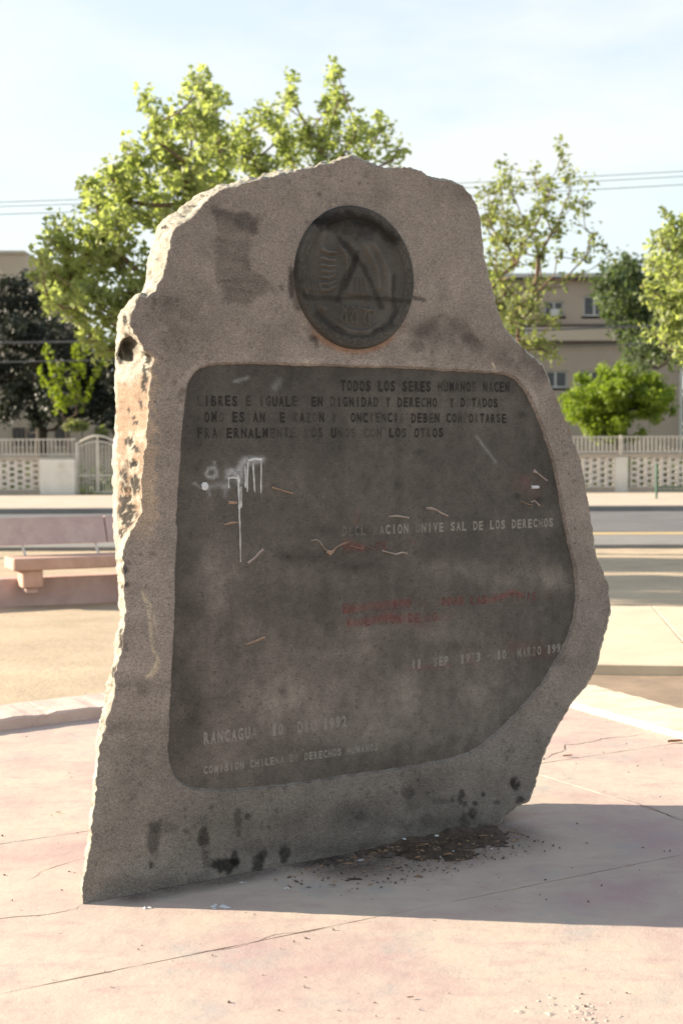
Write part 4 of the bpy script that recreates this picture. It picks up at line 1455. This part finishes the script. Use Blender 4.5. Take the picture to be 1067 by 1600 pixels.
# stagger the columns with two block heights
def fence_blocks_offset(f):
    for b in [c_ for c_ in f.children if c_.name.startswith('breeze_block')]:
        col_i = int(round(b.location.x / PITCH - .5))
        if col_i % 2:
            b.location.z -= ROWH * .5
            if b.location.z < z_block0 + ROWH * .4:
                b.scale = (1, 1, .5); b.location.z = z_block0 + ROWH * .25
    zt = z_block0 + ROWH * 5
    for c_ in range(1, 400, 2):
        xs = [b for b in f.children if b.name.startswith('breeze_block') and int(round(b.location.x / PITCH - .5)) == c_]
        if not xs: continue
        b = bpy.data.objects.new('breeze_block', BM); COL.objects.link(b); b.parent = f
        b.location = (xs[0].location.x, .03, zt - ROWH * .25); b.scale = (1, 1, .5)


xp0, xp1 = xat(66), xat(120)
fl = fence(-16.0, xat(119), 'white breeze-block fence with bar railing left of the arched gate', [], [])
# the white meter box pillar stands at the end of the run
for b in [c_ for c_ in fl.children if c_.name.startswith('breeze_block') and -16 + c_.location.x > xp0 - .05]:
    bpy.data.objects.remove(b)
fence_blocks_offset(fl)
zt = z_block0 + ROWH * 5
zp = zat(90, 718)
box = MB().box(xp0 + 16, xp1 + 16, -.32, .26, ZB, zp, .01).build('pillar', M['white'], fl)
box['label'] = 'broad white rendered pillar beside the gate'
MB().box(xat(95) + 16, xat(106) + 16, -.335, -.322, zat(100, 730), zat(100, 724)).build('number_plate', M['rail'], fl)
g0, g1 = xat(120), xat(186)
gate = empty('gate', (g0, FY, 0))
tag(gate, 'cream metal bar gate with arched top beside the stone edge', 'gate')
GW = g1 - g0
zg0, zg1 = ZB + .05, zat(120, 694)
rise = zat(150, 681) - zg1
arch = [(x, .04, zg1 + rise * math.sin(math.pi * x / GW)) for x in np.linspace(0.03, GW - .03, 20)]
MB().tube(arch, .032, 6).build('arch_rail', M['rail'], gate)
arch2 = [(x, .04, zg1 - .12 + rise * math.sin(math.pi * x / GW) * .8) for x in np.linspace(0.03, GW - .03, 20)]
MB().tube(arch2, .022, 6).build('arch_rail', M['rail'], gate)
MB().box(-.03, .05, 0, .08, ZB, zg1 + .06).build('gate_post', M['rail'], gate)
MB().box(GW - .05, GW + .03, 0, .08, ZB, zg1 + .06).build('gate_post', M['rail'], gate)
MB().box(GW / 2 - .03, GW / 2 + .03, .01, .07, zg0, zg1 + rise).build('gate_post', M['rail'], gate)
MB().box(.05, GW - .05, .02, .06, zg0, zg0 + .05).build('rail', M['rail'], gate)
MB().box(.05, GW - .05, .02, .06, zg0 + .55, zg0 + .59).build('rail', M['rail'], gate)
nb_ = 12
for k in range(nb_):
    x = .05 + (k + .5) * (GW - .1) / nb_
    MB().box(x - .013, x + .013, .03, .056, zg0, zg1 - .12 + rise * math.sin(math.pi * x / GW) * .8).build('bar', M['rail'], gate)
fr = fence(g1 + .06, 15.5, 'white breeze-block fence with bar railing right of the stone, below the bush', [(xat(960), xat(980), 0)], [xat(970), xat(970) + 3.4])
# only the part of the far run that can be seen is laid block by block
for b in [c_ for c_ in fr.children if c_.name.startswith(('breeze_block', 'bar')) and (g1 + .06 + c_.location.x < xat(840))]:
    bpy.data.objects.remove(b)
MB().box(.0, xat(838) - g1 - .06, .03, .17, z_block0, zt).build('wall_panel', M['block'], fr)
fence_blocks_offset(fr)
for b in [c_ for c_ in fr.children if c_.name.startswith('breeze_block')]:
    if xat(956) < g1 + .06 + b.location.x < xat(984): bpy.data.objects.remove(b)

# green rail on the far pavement, right edge
gx0 = xat(1025, 40.0)
gr = empty('street_rail', (gx0, 40.0, ZB))
tag(gr, 'thin dark green street railing on the far pavement at the right edge', 'railing')
MB().tube([(0, 0, 0), (0, 0, 1.0)], .035, 8).build('post', M['green'], gr)
MB().tube([(0, 0, .34), (1.6, 0, .34)], .018, 6).build('rail', M['green'], gr)
MB().tube([(0, 0, .22), (1.6, 0, .22)], .018, 6).build('rail', M['green'], gr)
MB().tube([(1.6, 0, 0), (1.6, 0, .9)], .03, 8).build('post', M['green'], gr)
for k in range(9):
    MB().tube([(.16 + k * .16, 0, .22), (.16 + k * .16, 0, .34)], .010, 5).build('bar', M['green'], gr)

# ------------------------------------------------------------------ buildings
def window(parent, x0, x1, z0, z1, y=0.0, mull=1, fm='frame'):
    w = MB()
    t_ = .07
    w.box(x0, x1, y - .05, y + .03, z0, z0 + t_).box(x0, x1, y - .05, y + .03, z1 - t_, z1)
    w.box(x0, x0 + t_, y - .048, y + .03, z0 + t_, z1 - t_).box(x1 - t_, x1, y - .048, y + .03, z0 + t_, z1 - t_)
    for k in range(mull):
        xm = x0 + (x1 - x0) * (k + 1) / (mull + 1)
        w.box(xm - .04, xm + .04, y - .046, y + .03, z0 + t_, z1 - t_)
    f = w.build('window', M[fm], parent)
    MB().box(x0 + t_, x1 - t_, y - .012, y - .002, z0 + t_, z1 - t_).build('pane', M['glass'], f)
    MB().box(x0 - .08, x1 + .08, y - .14, y - .052, z0 - .10, z0 - .005).build('sill', M['coping'], f)
    return f


BY = 58.0
bx0, bx1 = xat(700, BY), xat(1061, BY)
zroof = zat(900, 438, BY)
bl = empty('building', (bx0, BY, 0))
tag(bl, 'two-storey tan rendered building with flat roof behind the right fence', 'building')
W_ = bx1 - bx0
openings = []


def z_of(y_): return zat(900, y_, BY)
def xb(x_): return xat(x_, BY) - bx0


op = [(xb(868) - .5, xb(886), z_of(606), z_of(579)), (xb(905), xb(940), z_of(612), z_of(579)), (xb(985), xb(1020), z_of(612), z_of(579)),
      (xb(850), xb(880), z_of(494), z_of(470)), (xb(910), xb(945), z_of(494), z_of(462)), (xb(985), xb(1020), z_of(494), z_of(462))]
# the wall is built round its window openings: courses between sorted heights
zs = sorted({0.0, zroof, *[o_[2] for o_ in op], *[o_[3] for o_ in op]})
mbw = MB()
for z0, z1 in zip(zs[:-1], zs[1:]):
    zm = (z0 + z1) / 2
    cuts = sorted([(o_[0], o_[1]) for o_ in op if o_[2] < zm < o_[3]])
    x = 0.0
    for a_, b_ in cuts + [(W_, W_)]:
        if a_ > x: mbw.box(x, a_, 0, .35, z0, z1)
        x = b_
mbw.box(0, .3, .35, 9, 0, zroof).box(W_ - .3, W_, .35, 9, 0, zroof).box(.3, W_ - .3, 8.7, 9, 0, zroof)
mbw.box(.3, W_ - .3, .36, 8.7, zroof - .3, zroof - .05)
mbw.build('wall', M['wall'], bl)
for o_ in op:
    window(bl, *o_, y=.14)
MB().box(-.15, W_ + .15, -.28, 9.1, zroof + .003, zroof + .10).build('eaves', M['trim'], bl)
MB().box(-.2, W_ + .2, -.32, 9.2, zroof + .103, zroof + .26).build('roof', M['metalroof'], bl)
MB().box(-.05, W_ + .05, -.22, -.003, z_of(511), z_of(507)).build('cornice', M['trim'], bl)
MB().box(-.05, W_ + .05, -.30, -.003, z_of(533), z_of(512)).build('cornice', M['wall_pale'], bl)
MB().box(-.05, W_ + .05, -.26, -.004, z_of(537), z_of(533.2)).build('cornice', M['trim'], bl)
MB().tube([(xb(818), -.36, z_of(530)), (xb(818), -.36, z_of(472))], .10, 8).build('downpipe', M['frame'], bl)
MB().tube([(W_ - .05, -.40, 0), (W_ - .05, -.40, z_of(545))], .07, 8).build('downpipe', M['frame'], bl)
MB().box(xb(857), xb(871), -.45, -.004, z_of(497), z_of(484), .02).build('air_conditioner', M['frame'], bl)

LY = 78.0
lx0, lx1 = xat(-140, LY), xat(42, LY)
ztop = zat(20, 397, LY)
lb = empty('building', (lx0, LY, 0))
tag(lb, 'pale flat-topped block showing above the dark tree, upper left', 'building')
lw = lx1 - lx0
V = [(0, 0, 0), (lw, 0, 0), (lw + 1.8, 9, 0), (0, 9, 0)]
V = V + [(x, y, ztop) for x, y, z in V]
MB().add(V, [(0, 1, 5, 4), (1, 2, 6, 5), (2, 3, 7, 6), (3, 0, 4, 7), (4, 5, 6, 7)]).build('wall', M['wall_pale'], lb)
MB().box(-.1, lw + .1, -.12, 9.1, ztop + .003, ztop + .18).build('parapet', M['coping'], lb)
for k in range(2):
    window(lb, lw - 4.6 - k * 3, lw - 3.2 - k * 3, ztop - 4.2, ztop - 2.8, y=-.02)

HY = 60.0
hx0, hx1 = xat(-120, HY), xat(205, HY)
hz = zat(60, 590, HY)
hb = empty('house', (hx0, HY, 0))
tag(hb, 'low beige house under the dark trees behind the left fence', 'house')
hw_ = hx1 - hx0
MB().box(0, hw_, 0, 7, 0, hz).build('wall', M['wall_pale'], hb)
MB().box(-.3, hw_ + .3, -.5, 7.3, hz + .004, hz + .22).build('roof', M['trim'], hb)
for xa, xb_ in ((-60, -30), (22, 40), (45, 66), (88, 108), (150, 170)):
    window(hb, xat(xa, HY) - hx0, xat(xb_, HY) - hx0, zat(60, 697, HY), zat(60, 668, HY), y=-.02, fm='trim')

# ------------------------------------------------------------------ cables
def cable(yl, yr, Y, r, label, mat='cable'):
    sl_ = (yr - yl) / W0
    a = dp(-1100, yl + 8 + sl_ * -1100, Y); b = dp(2300, yl + 8 + sl_ * 2300, Y)
    pts_ = []
    for k in range(65):
        s_ = k / 64
        p_ = a + (b - a) * s_
        p_ = p_ + np.array([0, 0, -1]) * .5 * (4 * s_ * (1 - s_)) + np.array([0, 0, .47])
        pts_.append(tuple(p_))
    o = MB().tube(pts_, r, 6).build('overhead_cable', M[mat], smooth=True)
    tag(o, label, 'cable', 'cables strung along the street')


M['cable_pale'] = simple('weathered_cable', (0.42, 0.50, 0.50), (0.34, 0.41, 0.41), 3, 0.6)
cable(310, 260, 33, .010, 'topmost thin overhead cable crossing the sky', 'cable_pale')
cable(317, 268, 33, .010, 'second thin overhead cable crossing the sky', 'cable_pale')
cable(329, 281, 33, .011, 'third thin overhead cable crossing the sky', 'cable_pale')
cable(530, 500, 33, .024, 'thick dark overhead cable, upper of the two low ones in front of the tan building')
cable(560, 527, 33, .017, 'dark overhead cable, lower of the low ones in front of the tan building')

for px_, lab in ((-1100, 'wooden utility pole carrying the cables, far outside the left edge'), (2300, 'wooden utility pole carrying the cables, far outside the right edge')):
    b_ = dp(px_, 267 - .0469 * (px_ - 1067), 33)
    up = empty('utility_pole', (float(b_[0]), 33.06, .12))
    tag(up, lab, 'utility pole')
    hh_ = float(b_[2]) + .9
    MB().tube([(0, .1, -.1), (0, .1, hh_)], [.16, .11], 10).build('pole', M['bark'], up, smooth=True)
    MB().box(-.9, .9, -.02, .08, hh_ - .62, hh_ - .50).build('crossarm', M['bark'], up)

# the street goes on past both edges of the picture
for x0_, x1_, lab in ((-44, -16.02, 'plain white boundary wall continuing left of the picture'), (15.55, 44, 'plain white boundary wall continuing right of the picture')):
    w_ = empty('boundary_wall', (x0_, FY, 0)); tag(w_, lab, 'wall')
    MB().box(0, x1_ - x0_, 0, .2, ZB - .05, ZB + 1.5).build('wall', M['block'], w_)
    MB().box(0, x1_ - x0_, -.03, .23, ZB + 1.503, ZB + 1.6).build('coping', M['coping'], w_)
for x0_, w__, h__, lab in ((-42, 16, 6.5, 'pale two-storey house outside the left edge'), (20, 18, 5.2, 'pale low building outside the right edge')):
    hs = empty('house', (x0_, 60, 0)); tag(hs, lab, 'house')
    MB().box(0, w__, 0, 9, 0, h__).build('wall', M['wall_pale'], hs)
    MB().box(-.3, w__ + .3, -.4, 9.3, h__ + .003, h__ + .25).build('roof', M['metalroof'], hs)
    for k in range(4):
        window(hs, 1.5 + k * 3.8, 3.1 + k * 3.8, h__ - 2.4, h__ - 1.1, y=-.02)

# ------------------------------------------------------------------ trees
LM = {
    'bright': leaf_mat('bright_leaves', (.155, .195, .078), (.42, .455, .245), .60),
    'olive': leaf_mat('olive_leaves', (.10, .13, .05), (.28, .30, .14), .5),
    'dark': leaf_mat('dark_leaves', (.014, .020, .014), (.034, .042, .030), .12),
    'mid': leaf_mat('mid_leaves', (.055, .082, .042), (.11, .15, .07), .4),
    'lime': leaf_mat('lime_leaves', (.17, .23, .012), (.26, .32, .03), .5),
    'bush': leaf_mat('bush_leaves', (.10, .16, .015), (.27, .34, .045), .45)}


def leaves(C, N, size, seed, up=.3):
    """C: (n,3) cluster centres with radii N:(n,) ; returns a mesh array of folded leaves"""
    pass


def leaf_cloud(cent, rad, per, size, seed, droop=0.2, aspect=.62):
    rg = np.random.default_rng(seed)
    n = len(cent)
    ce = np.repeat(cent, per, 0); ra = np.repeat(rad, per)
    m_ = len(ce)
    d = rg.normal(size=(m_, 3)); d /= np.linalg.norm(d, axis=1)[:, None]
    P = ce + d * (ra * rg.random(m_) ** .45)[:, None]
    # leaf frame
    ax = d * .7 + rg.normal(size=(m_, 3)) * .6 + np.array([0, 0, -droop]); ax /= np.linalg.norm(ax, axis=1)[:, None]
    nm = rg.normal(size=(m_, 3)) + np.array([0, 0, .7]); nm -= (nm * ax).sum(1)[:, None] * ax; nm /= np.linalg.norm(nm, axis=1)[:, None]
    sd_ = np.cross(ax, nm)
    s = size * (.6 + .8 * rg.random(m_))[:, None]
    a = P - ax * s * .5
    b = P + sd_ * s * aspect * .5 + nm * s * .12
    c = P + ax * s * .5
    e = P - sd_ * s * aspect * .5 + nm * s * .12
    V = np.stack([a, b, c, e], 1).reshape(-1, 3)
    k = np.arange(m_) * 4
    F = np.concatenate([np.stack([k, k + 1, k + 2], -1), np.stack([k, k + 2, k + 3], -1)])
    col = np.repeat(np.clip(np.repeat(rg.random(n), per) * .5 + rg.random(m_) * .5, 0, 1), 4)
    return V, F, col


def tree(name, label, cat, Y, clumps, base_px, mat, bark, leaf=.09, sub=10, per=14, subr=.16, trunk_r=.12, depth=1.0, seed=1, group=None, basez=0.0, trunk_top=None, stretch=1.3, limb_frac=1.0, stray=0.0):
    """crown from a list of (px,py,r) clumps set at their own distances about Y; a limb reaches each"""
    rg = np.random.default_rng(seed)
    s = Y / FPX
    b = dp(base_px[0], base_px[1], Y); b = np.array([b[0], b[1], basez])
    root = empty(name, tuple(b))
    tag(root, label, cat, group)
    cl = []
    for (x, y, r) in clumps:
        yy = Y + rg.normal() * depth
        p = dp(x, y, yy)
        cl.append((p, r * s))
    C = []; Rr = []
    tw = MB()
    top = dp(*(trunk_top or (base_px[0], np.mean([c_[1] for c_ in clumps]))), Y)
    tp = [b + (top - b) * q + np.array([math.sin(q * 5 + seed), math.cos(q * 4 + seed), 0]) * .10 * q for q in np.linspace(0, 1, 8)]
    tr_r = [trunk_r * (1.25 if k == 0 else 1 - .55 * k / 7) for k in range(8)]
    mbt = MB().tube([p - b for p in tp], tr_r, 10)
    # limbs grow outwards: every clump hangs on the nearest limb already there
    node = [np.array(p) for p in tp[2:]]; par = [-1] * len(node); plen = [0.0] * len(node); cnt = [0] * len(node)
    order = sorted(range(len(cl)), key=lambda i: np.linalg.norm(cl[i][0] - tp[4]))
    for i in order:
        p, r = cl[i]
        A_ = np.array(node)
        d_n = np.linalg.norm(A_ - p, axis=1)
        cost = d_n + .35 * np.array(plen) + np.where(A_[:, 2] > p[2] - .15 * d_n, .8 * (A_[:, 2] - p[2] + .15 * d_n), 0)
        k = int(np.argmin(cost)); st_ = node[k]; L_ = d_n[k]
        prev = k
        nseg_ = max(2, int(L_ / .35))
        for q in range(1, nseg_ + 1):
            f_ = q / nseg_
            w_ = math.sin(math.pi * f_)
            v = st_ + (p - st_) * f_ + rg.normal(size=3) * .05 * min(L_, 1.2) * w_ + np.array([0, 0, -.10 * L_ * w_])
            node.append(v); par.append(prev); plen.append(plen[prev] + L_ / nseg_); cnt.append(0)
            prev = len(node) - 1
        n = max(3, int(sub * (r / (22 * s)) ** 2))
        d = rg.normal(size=(n, 3)); d /= np.linalg.norm(d, axis=1)[:, None]
        d *= (rg.random(n) ** .5)[:, None] * r
        d[:, 2] *= stretch
        d[:, 1] *= 1.2
        cc = p + d
        C.append(cc); Rr.append(np.full(n, subr) * (.6 + .8 * rg.random(n)))
        cnt[prev] += 1
        tr_t = max(.004, trunk_r * .035)
        for c3 in cc:
            m3 = (p * .5 + c3 * .5) + rg.normal(size=3) * .04
            tw.tube([p - b, m3 - b, c3 - b], [tr_t * 1.3, tr_t, tr_t * .5], 3, False)
    for i in range(len(node) - 1, -1, -1):
        if par[i] >= 0: cnt[par[i]] += cnt[i]
    rad_ = [min(trunk_r * .62, trunk_r * .075 * max(1, c_) ** .62) for c_ in cnt]
    for i in range(len(node)):
        if par[i] >= 0:
            r0 = min(rad_[par[i]], rad_[i] * 1.25)
            tw.tube([node[par[i]] - b, node[i] - b], [r0, rad_[i]], 6, False)
    mbt.build('trunk', bark, root, smooth=True)
    tw.build('branches', bark, root, smooth=True)
    C = np.concatenate(C); Rr = np.concatenate(Rr)
    V, F, col = leaf_cloud(C, Rr, per, leaf, seed + 5)
    me_ = mesh_np('crown', V - b[None], F, False, np.repeat(col[:, None], 3, 1))
    o = link('crown', me_, mat, root)
    return root


A1c = [(305, 122, 18), (318, 140, 20), (338, 150, 18), (330, 172, 26), (226, 150, 12), (232, 172, 16), (244, 192, 20), (270, 195, 26), (300, 185, 30), (322, 210, 34), (345, 235, 34), (262, 235, 34), (216, 252, 28), (292, 262, 40), (175, 280, 28), (148, 290, 20), (150, 320, 28),
       (200, 315, 38), (240, 330, 40), (290, 320, 44), (160, 370, 36), (110, 350, 14), (88, 352, 13), (105, 385, 28), (75, 418, 18), (90, 440, 26), (140, 420, 38), (190, 400, 40), (200, 460, 34), (95, 475, 22), (125, 480, 30), (170, 500, 30), (140, 520, 22), (172, 545, 18), (150, 545, 14), (340, 290, 40), (65, 400, 14), (60, 440, 16), (85, 380, 16), (75, 465, 16), (110, 430, 26), (120, 460, 26), (150, 465, 28), (180, 345, 30), (205, 280, 24), (150, 400, 26),
       (330, 350, 50), (290, 400, 50), (260, 460, 50), (350, 430, 50), (240, 520, 40), (320, 500, 45)]
tree('plane_tree', 'large bright green leafy tree rising behind the left shoulder of the stone', 'tree', 20.0, A1c, (300, 890), LM['bright'], M['bark'], leaf=.10, sub=12, per=13, subr=.135, trunk_r=.15, depth=.75, seed=3, trunk_top=(295, 420))
A2c = [(455, 125, 8), (452, 145, 12), (447, 168, 18), (405, 172, 12), (412, 190, 18), (440, 205, 26), (385, 205, 20), (375, 235, 28), (525, 108, 9), (522, 128, 14), (532, 150, 17), (512, 165, 18), (520, 190, 24), (484, 205, 26), (556, 195, 18), (590, 178, 11), (597, 200, 10), (580, 212, 18), (600, 225, 12),
       (622, 232, 8), (615, 248, 12), (545, 228, 26), (500, 235, 28), (400, 250, 30), (450, 245, 30), (570, 245, 20), (430, 290, 36), (500, 290, 40), (560, 300, 36), (470, 350, 45), (540, 360, 40)]
tree('plane_tree', 'green leafy tree with several pointed tops above the crown of the stone', 'tree', 22.0, A2c, (480, 870), LM['bright'], M['bark'], leaf=.10, sub=14, per=13, subr=.135, trunk_r=.13, depth=.6, seed=4, trunk_top=(485, 340))
Dc = [(787, 255, 5), (795, 272, 9), (783, 290, 12), (800, 300, 10), (765, 325, 12), (790, 335, 14), (775, 375, 18), (800, 400, 16), (772, 430, 18), (790, 460, 18), (775, 480, 16), (845, 335, 10), (860, 310, 10), (868, 350, 12), (878, 240, 4), (874, 222, 3), (880, 262, 6), (893, 285, 7), (895, 320, 9), (838, 375, 10),
      (905, 350, 10), (925, 365, 11), (940, 385, 11), (948, 402, 8), (870, 400, 9), (900, 405, 9), (825, 430, 10), (855, 440, 9), (880, 440, 6), (805, 500, 14), (790, 520, 14), (820, 525, 12), (845, 545, 12), (868, 540, 11), (830, 485, 7), (915, 320, 5), (920, 285, 4), (760, 300, 6), (757, 350, 10)]
rg = np.random.default_rng(77)
while len(Dc) < 150:
    x_, y_ = rg.uniform(752, 950), rg.uniform(265, 560)
    lim = 262 + abs(x_ - 850) * .35 if x_ < 900 else 300 + (x_ - 900) * 1.7
    low = 560 if x_ < 880 else 440
    if lim < y_ < low and rg.random() < (.25 + .75 * (x_ < 850)): Dc.append((x_, y_, 6 + 8 * rg.random()))
tree('thin_tree', 'sparse reddish-twigged tree with small green leaves right of the stone', 'tree', 27.0, Dc, (812, 840), LM['olive'], M['bark'], leaf=.11, sub=17, per=6, subr=.19, trunk_r=.075, depth=.8, seed=6, trunk_top=(815, 500), stretch=1.2)
Ec = [(1040, 340, 10), (1050, 355, 16), (1032, 375, 18), (1056, 390, 24), (1022, 410, 16), (1040, 425, 24), (1066, 430, 26), (1006, 448, 9), (1028, 460, 18), (1055, 470, 24), (1040, 500, 18), (1020, 520, 10), (1060, 515, 22), (1042, 535, 12), (1062, 550, 12), (1095, 400, 40), (1100, 460, 45), (1100, 520, 40), (1085, 350, 26), (1130, 430, 45)]
tree('leafy_tree', 'bright yellow-green leafy tree cut by the right edge of the picture', 'tree', 24.0, Ec, (1110, 850), LM['bright'], M['bark'], leaf=.10, sub=18, per=13, subr=.14, trunk_r=.13, depth=.5, seed=8, trunk_top=(1100, 430))
E2c = [(975, 408, 14), (955, 425, 14), (965, 445, 22), (990, 425, 20), (1000, 455, 26), (975, 475, 24), (945, 465, 10), (1005, 495, 26), (985, 505, 20), (1015, 530, 22), (990, 540, 18), (1035, 545, 20), (1010, 560, 14), (1045, 480, 30), (1050, 560, 14), (1035, 430, 26), (1030, 520, 30), (1060, 530, 34), (965, 430, 18), (950, 480, 16), (1080, 480, 50), (1100, 560, 40), (940, 445, 14), (935, 470, 10), (955, 500, 14), (970, 520, 14), (1000, 575, 10)]
tree('dark_tree', 'darker green tree half hidden behind the yellow-green tree at right', 'tree', 40.0, E2c, (1120, 790), LM['mid'], M['dark_bark'], leaf=.14, sub=30, per=13, subr=.22, trunk_r=.14, depth=.8, seed=9, trunk_top=(1100, 560))
# broad round bush above the fence
rg = np.random.default_rng(21)
Fc = []
for k in range(90):
    a_ = rg.random() * 6.283; r_ = math.sqrt(rg.random())
    x_, y_ = 968 + 82 * r_ * math.cos(a_), 628 + 50 * r_ * math.sin(a_)
    Fc.append((x_, y_ - 6 * math.sin(a_ * 3), 9 + 9 * rg.random()))
Fc += [(905, 592, 8), (940, 578, 9), (965, 572, 8), (990, 578, 8), (1020, 590, 8), (1045, 610, 8), (888, 615, 7), (1052, 640, 7), (885, 640, 7), (930, 680, 8), (985, 684, 7), (1000, 678, 8)]
tree('round_bush', 'bright lime green rounded bush behind the right fence', 'bush', 48.5, Fc, (966, 778), LM['bush'], M['dark_bark'], leaf=.13, sub=60, per=13, subr=.18, trunk_r=.12, depth=.75, seed=22, trunk_top=(966, 640), stretch=1.0, limb_frac=.3, basez=.12)
Bc = [(18, 445, 18), (35, 440, 16), (55, 470, 24), (25, 480, 32), (70, 500, 26), (15, 520, 34), (55, 530, 34), (95, 530, 30), (120, 555, 30), (25, 570, 36), (75, 575, 36), (150, 570, 30), (180, 560, 34), (40, 610, 36), (90, 620, 34), (15, 640, 24), (135, 600, 34), (170, 620, 34), (60, 650, 24), (-30, 500, 50), (-40, 580, 50),
      (200, 600, 40), (210, 540, 40), (150, 640, 26), (185, 655, 22), (110, 650, 18)]
tree('evergreen_tree', 'dark heavy evergreen tree behind the left fence', 'tree', 52.0, Bc, (66, 765), LM['dark'], M['dark_bark'], leaf=.17, sub=34, per=11, subr=.27, trunk_r=.26, depth=1.3, seed=12, trunk_top=(60, 560), stretch=1.0, limb_frac=.6, basez=.12)
def hedge(x0, x1, Y, h, seed, label):
    rg = np.random.default_rng(seed)
    n = int((x1 - x0) * 26)
    c_ = np.stack([rg.uniform(x0, x1, n), Y + rg.normal(size=n) * .22, .12 + rg.random(n) * h], -1)
    V, F, col = leaf_cloud(c_, np.full(n, .22), 12, .13, seed)
    tag(link('hedge', mesh_np('hedge', V, F, False, np.repeat(col[:, None], 3, 1)), LM['mid']), label, 'hedge', kind='stuff')


hedge(-16, -7.0, 47.1, .95, 71, 'low dark hedge close behind the left breeze-block fence')
hedge(6.3, 15.5, 47.3, .95, 72, 'low dark hedge close behind the right breeze-block fence')
# fastigiate sapling
rg = np.random.default_rng(31)
Cc = []
for (tx, ty) in ((62, 578), (72, 542), (78, 552), (92, 570), (115, 545), (125, 538), (136, 545), (158, 568)):
    for q in np.linspace(.30, 1, 9):
        x_ = 108 + (tx - 108) * q ** .8; y_ = 668 + (ty - 668) * q
        Cc.append((x_ + rg.normal() * 1.2, y_ + rg.normal() * 1.2, 4.0 + 2.0 * q))
tree('sapling', 'small upright yellow-green sapling in front of the dark evergreen', 'tree', 47.4, Cc, (108, 776), LM['lime'], M['bark'], leaf=.10, sub=60, per=8, subr=.09, trunk_r=.035, depth=.16, seed=32, trunk_top=(108, 655), stretch=1.2, limb_frac=.5, basez=.12)
for (x_, y_, r_, lab) in ((112, 662, 10, 'small clipped yellow-green shrub under the sapling'), (128, 663, 10, 'small clipped dull green shrub just right of the sapling stem'), (160, 672, 9, 'small pale green shrub behind the arched gate')):
    tree('shrub', lab, 'shrub', 47.8, [(x_, y_, r_), (x_ + 5, y_ + 4, r_ * .8), (x_ - 5, y_ + 5, r_ * .8)], (x_, 778), LM['olive'], M['dark_bark'], leaf=.08, sub=110, per=8, subr=.09, trunk_r=.03, depth=.12, seed=40 + x_, trunk_top=(x_, y_ + 6), stretch=.9, basez=.12)
# weeds at the foot of the gate
for (x_, y_, lab) in ((128, 768, 'low green weed tuft at the left foot of the gate'), (142, 771, 'low green weed tuft in the middle of the gate foot')):
    tree('weed', lab, 'plant', 45.7, [(x_, y_, 5), (x_ + 5, y_ + 2, 4)], (x_, 776), LM['bright'], M['dark_bark'], leaf=.06, sub=140, per=6, subr=.06, trunk_r=.012, depth=.04, seed=60 + x_, trunk_top=(x_, y_ + 1), stretch=.8, basez=.124)

rg = np.random.default_rng(91)
n = 900
c_ = np.stack([rg.uniform(-110, 110, n), 95 + rg.normal(size=n) * 3, .5 + rg.random(n) * 3.6], -1)
V, F, col = leaf_cloud(c_, np.full(n, 1.5), 26, .8, 92)
tag(link('treeline', mesh_np('treeline', V, F, False, np.repeat(col[:, None], 3, 1)), LM['mid']), 'far dark line of trees beyond the houses', 'trees', kind='stuff')

# two more trees of the row stand left of the picture; their shade falls across the far paving at right
def street_tree(x, y, seed, label):
    s_ = y / FPX
    cx = W0 / 2 + x / s_
    rg_ = np.random.default_rng(seed)
    cl_ = [(cx + rg_.normal() * .85 / s_, 700 - (3.2 + rg_.random() * 3.2 - 1.6) / s_, .42 / s_ * (.6 + .7 * rg_.random())) for _ in range(34)]
    tree('plane_tree', label, 'tree', y, cl_, (cx, 880), LM['bright'], M['bark'], leaf=.14, sub=20, per=9, subr=.17, trunk_r=.14, depth=.7, seed=seed, trunk_top=(cx, 700 - 2.2 / s_))


street_tree(-9.0, 21.6, 301, 'leafy street tree standing outside the left edge, farther of the two')
street_tree(-10.5, 18.2, 302, 'leafy street tree standing outside the left edge, nearer of the two')
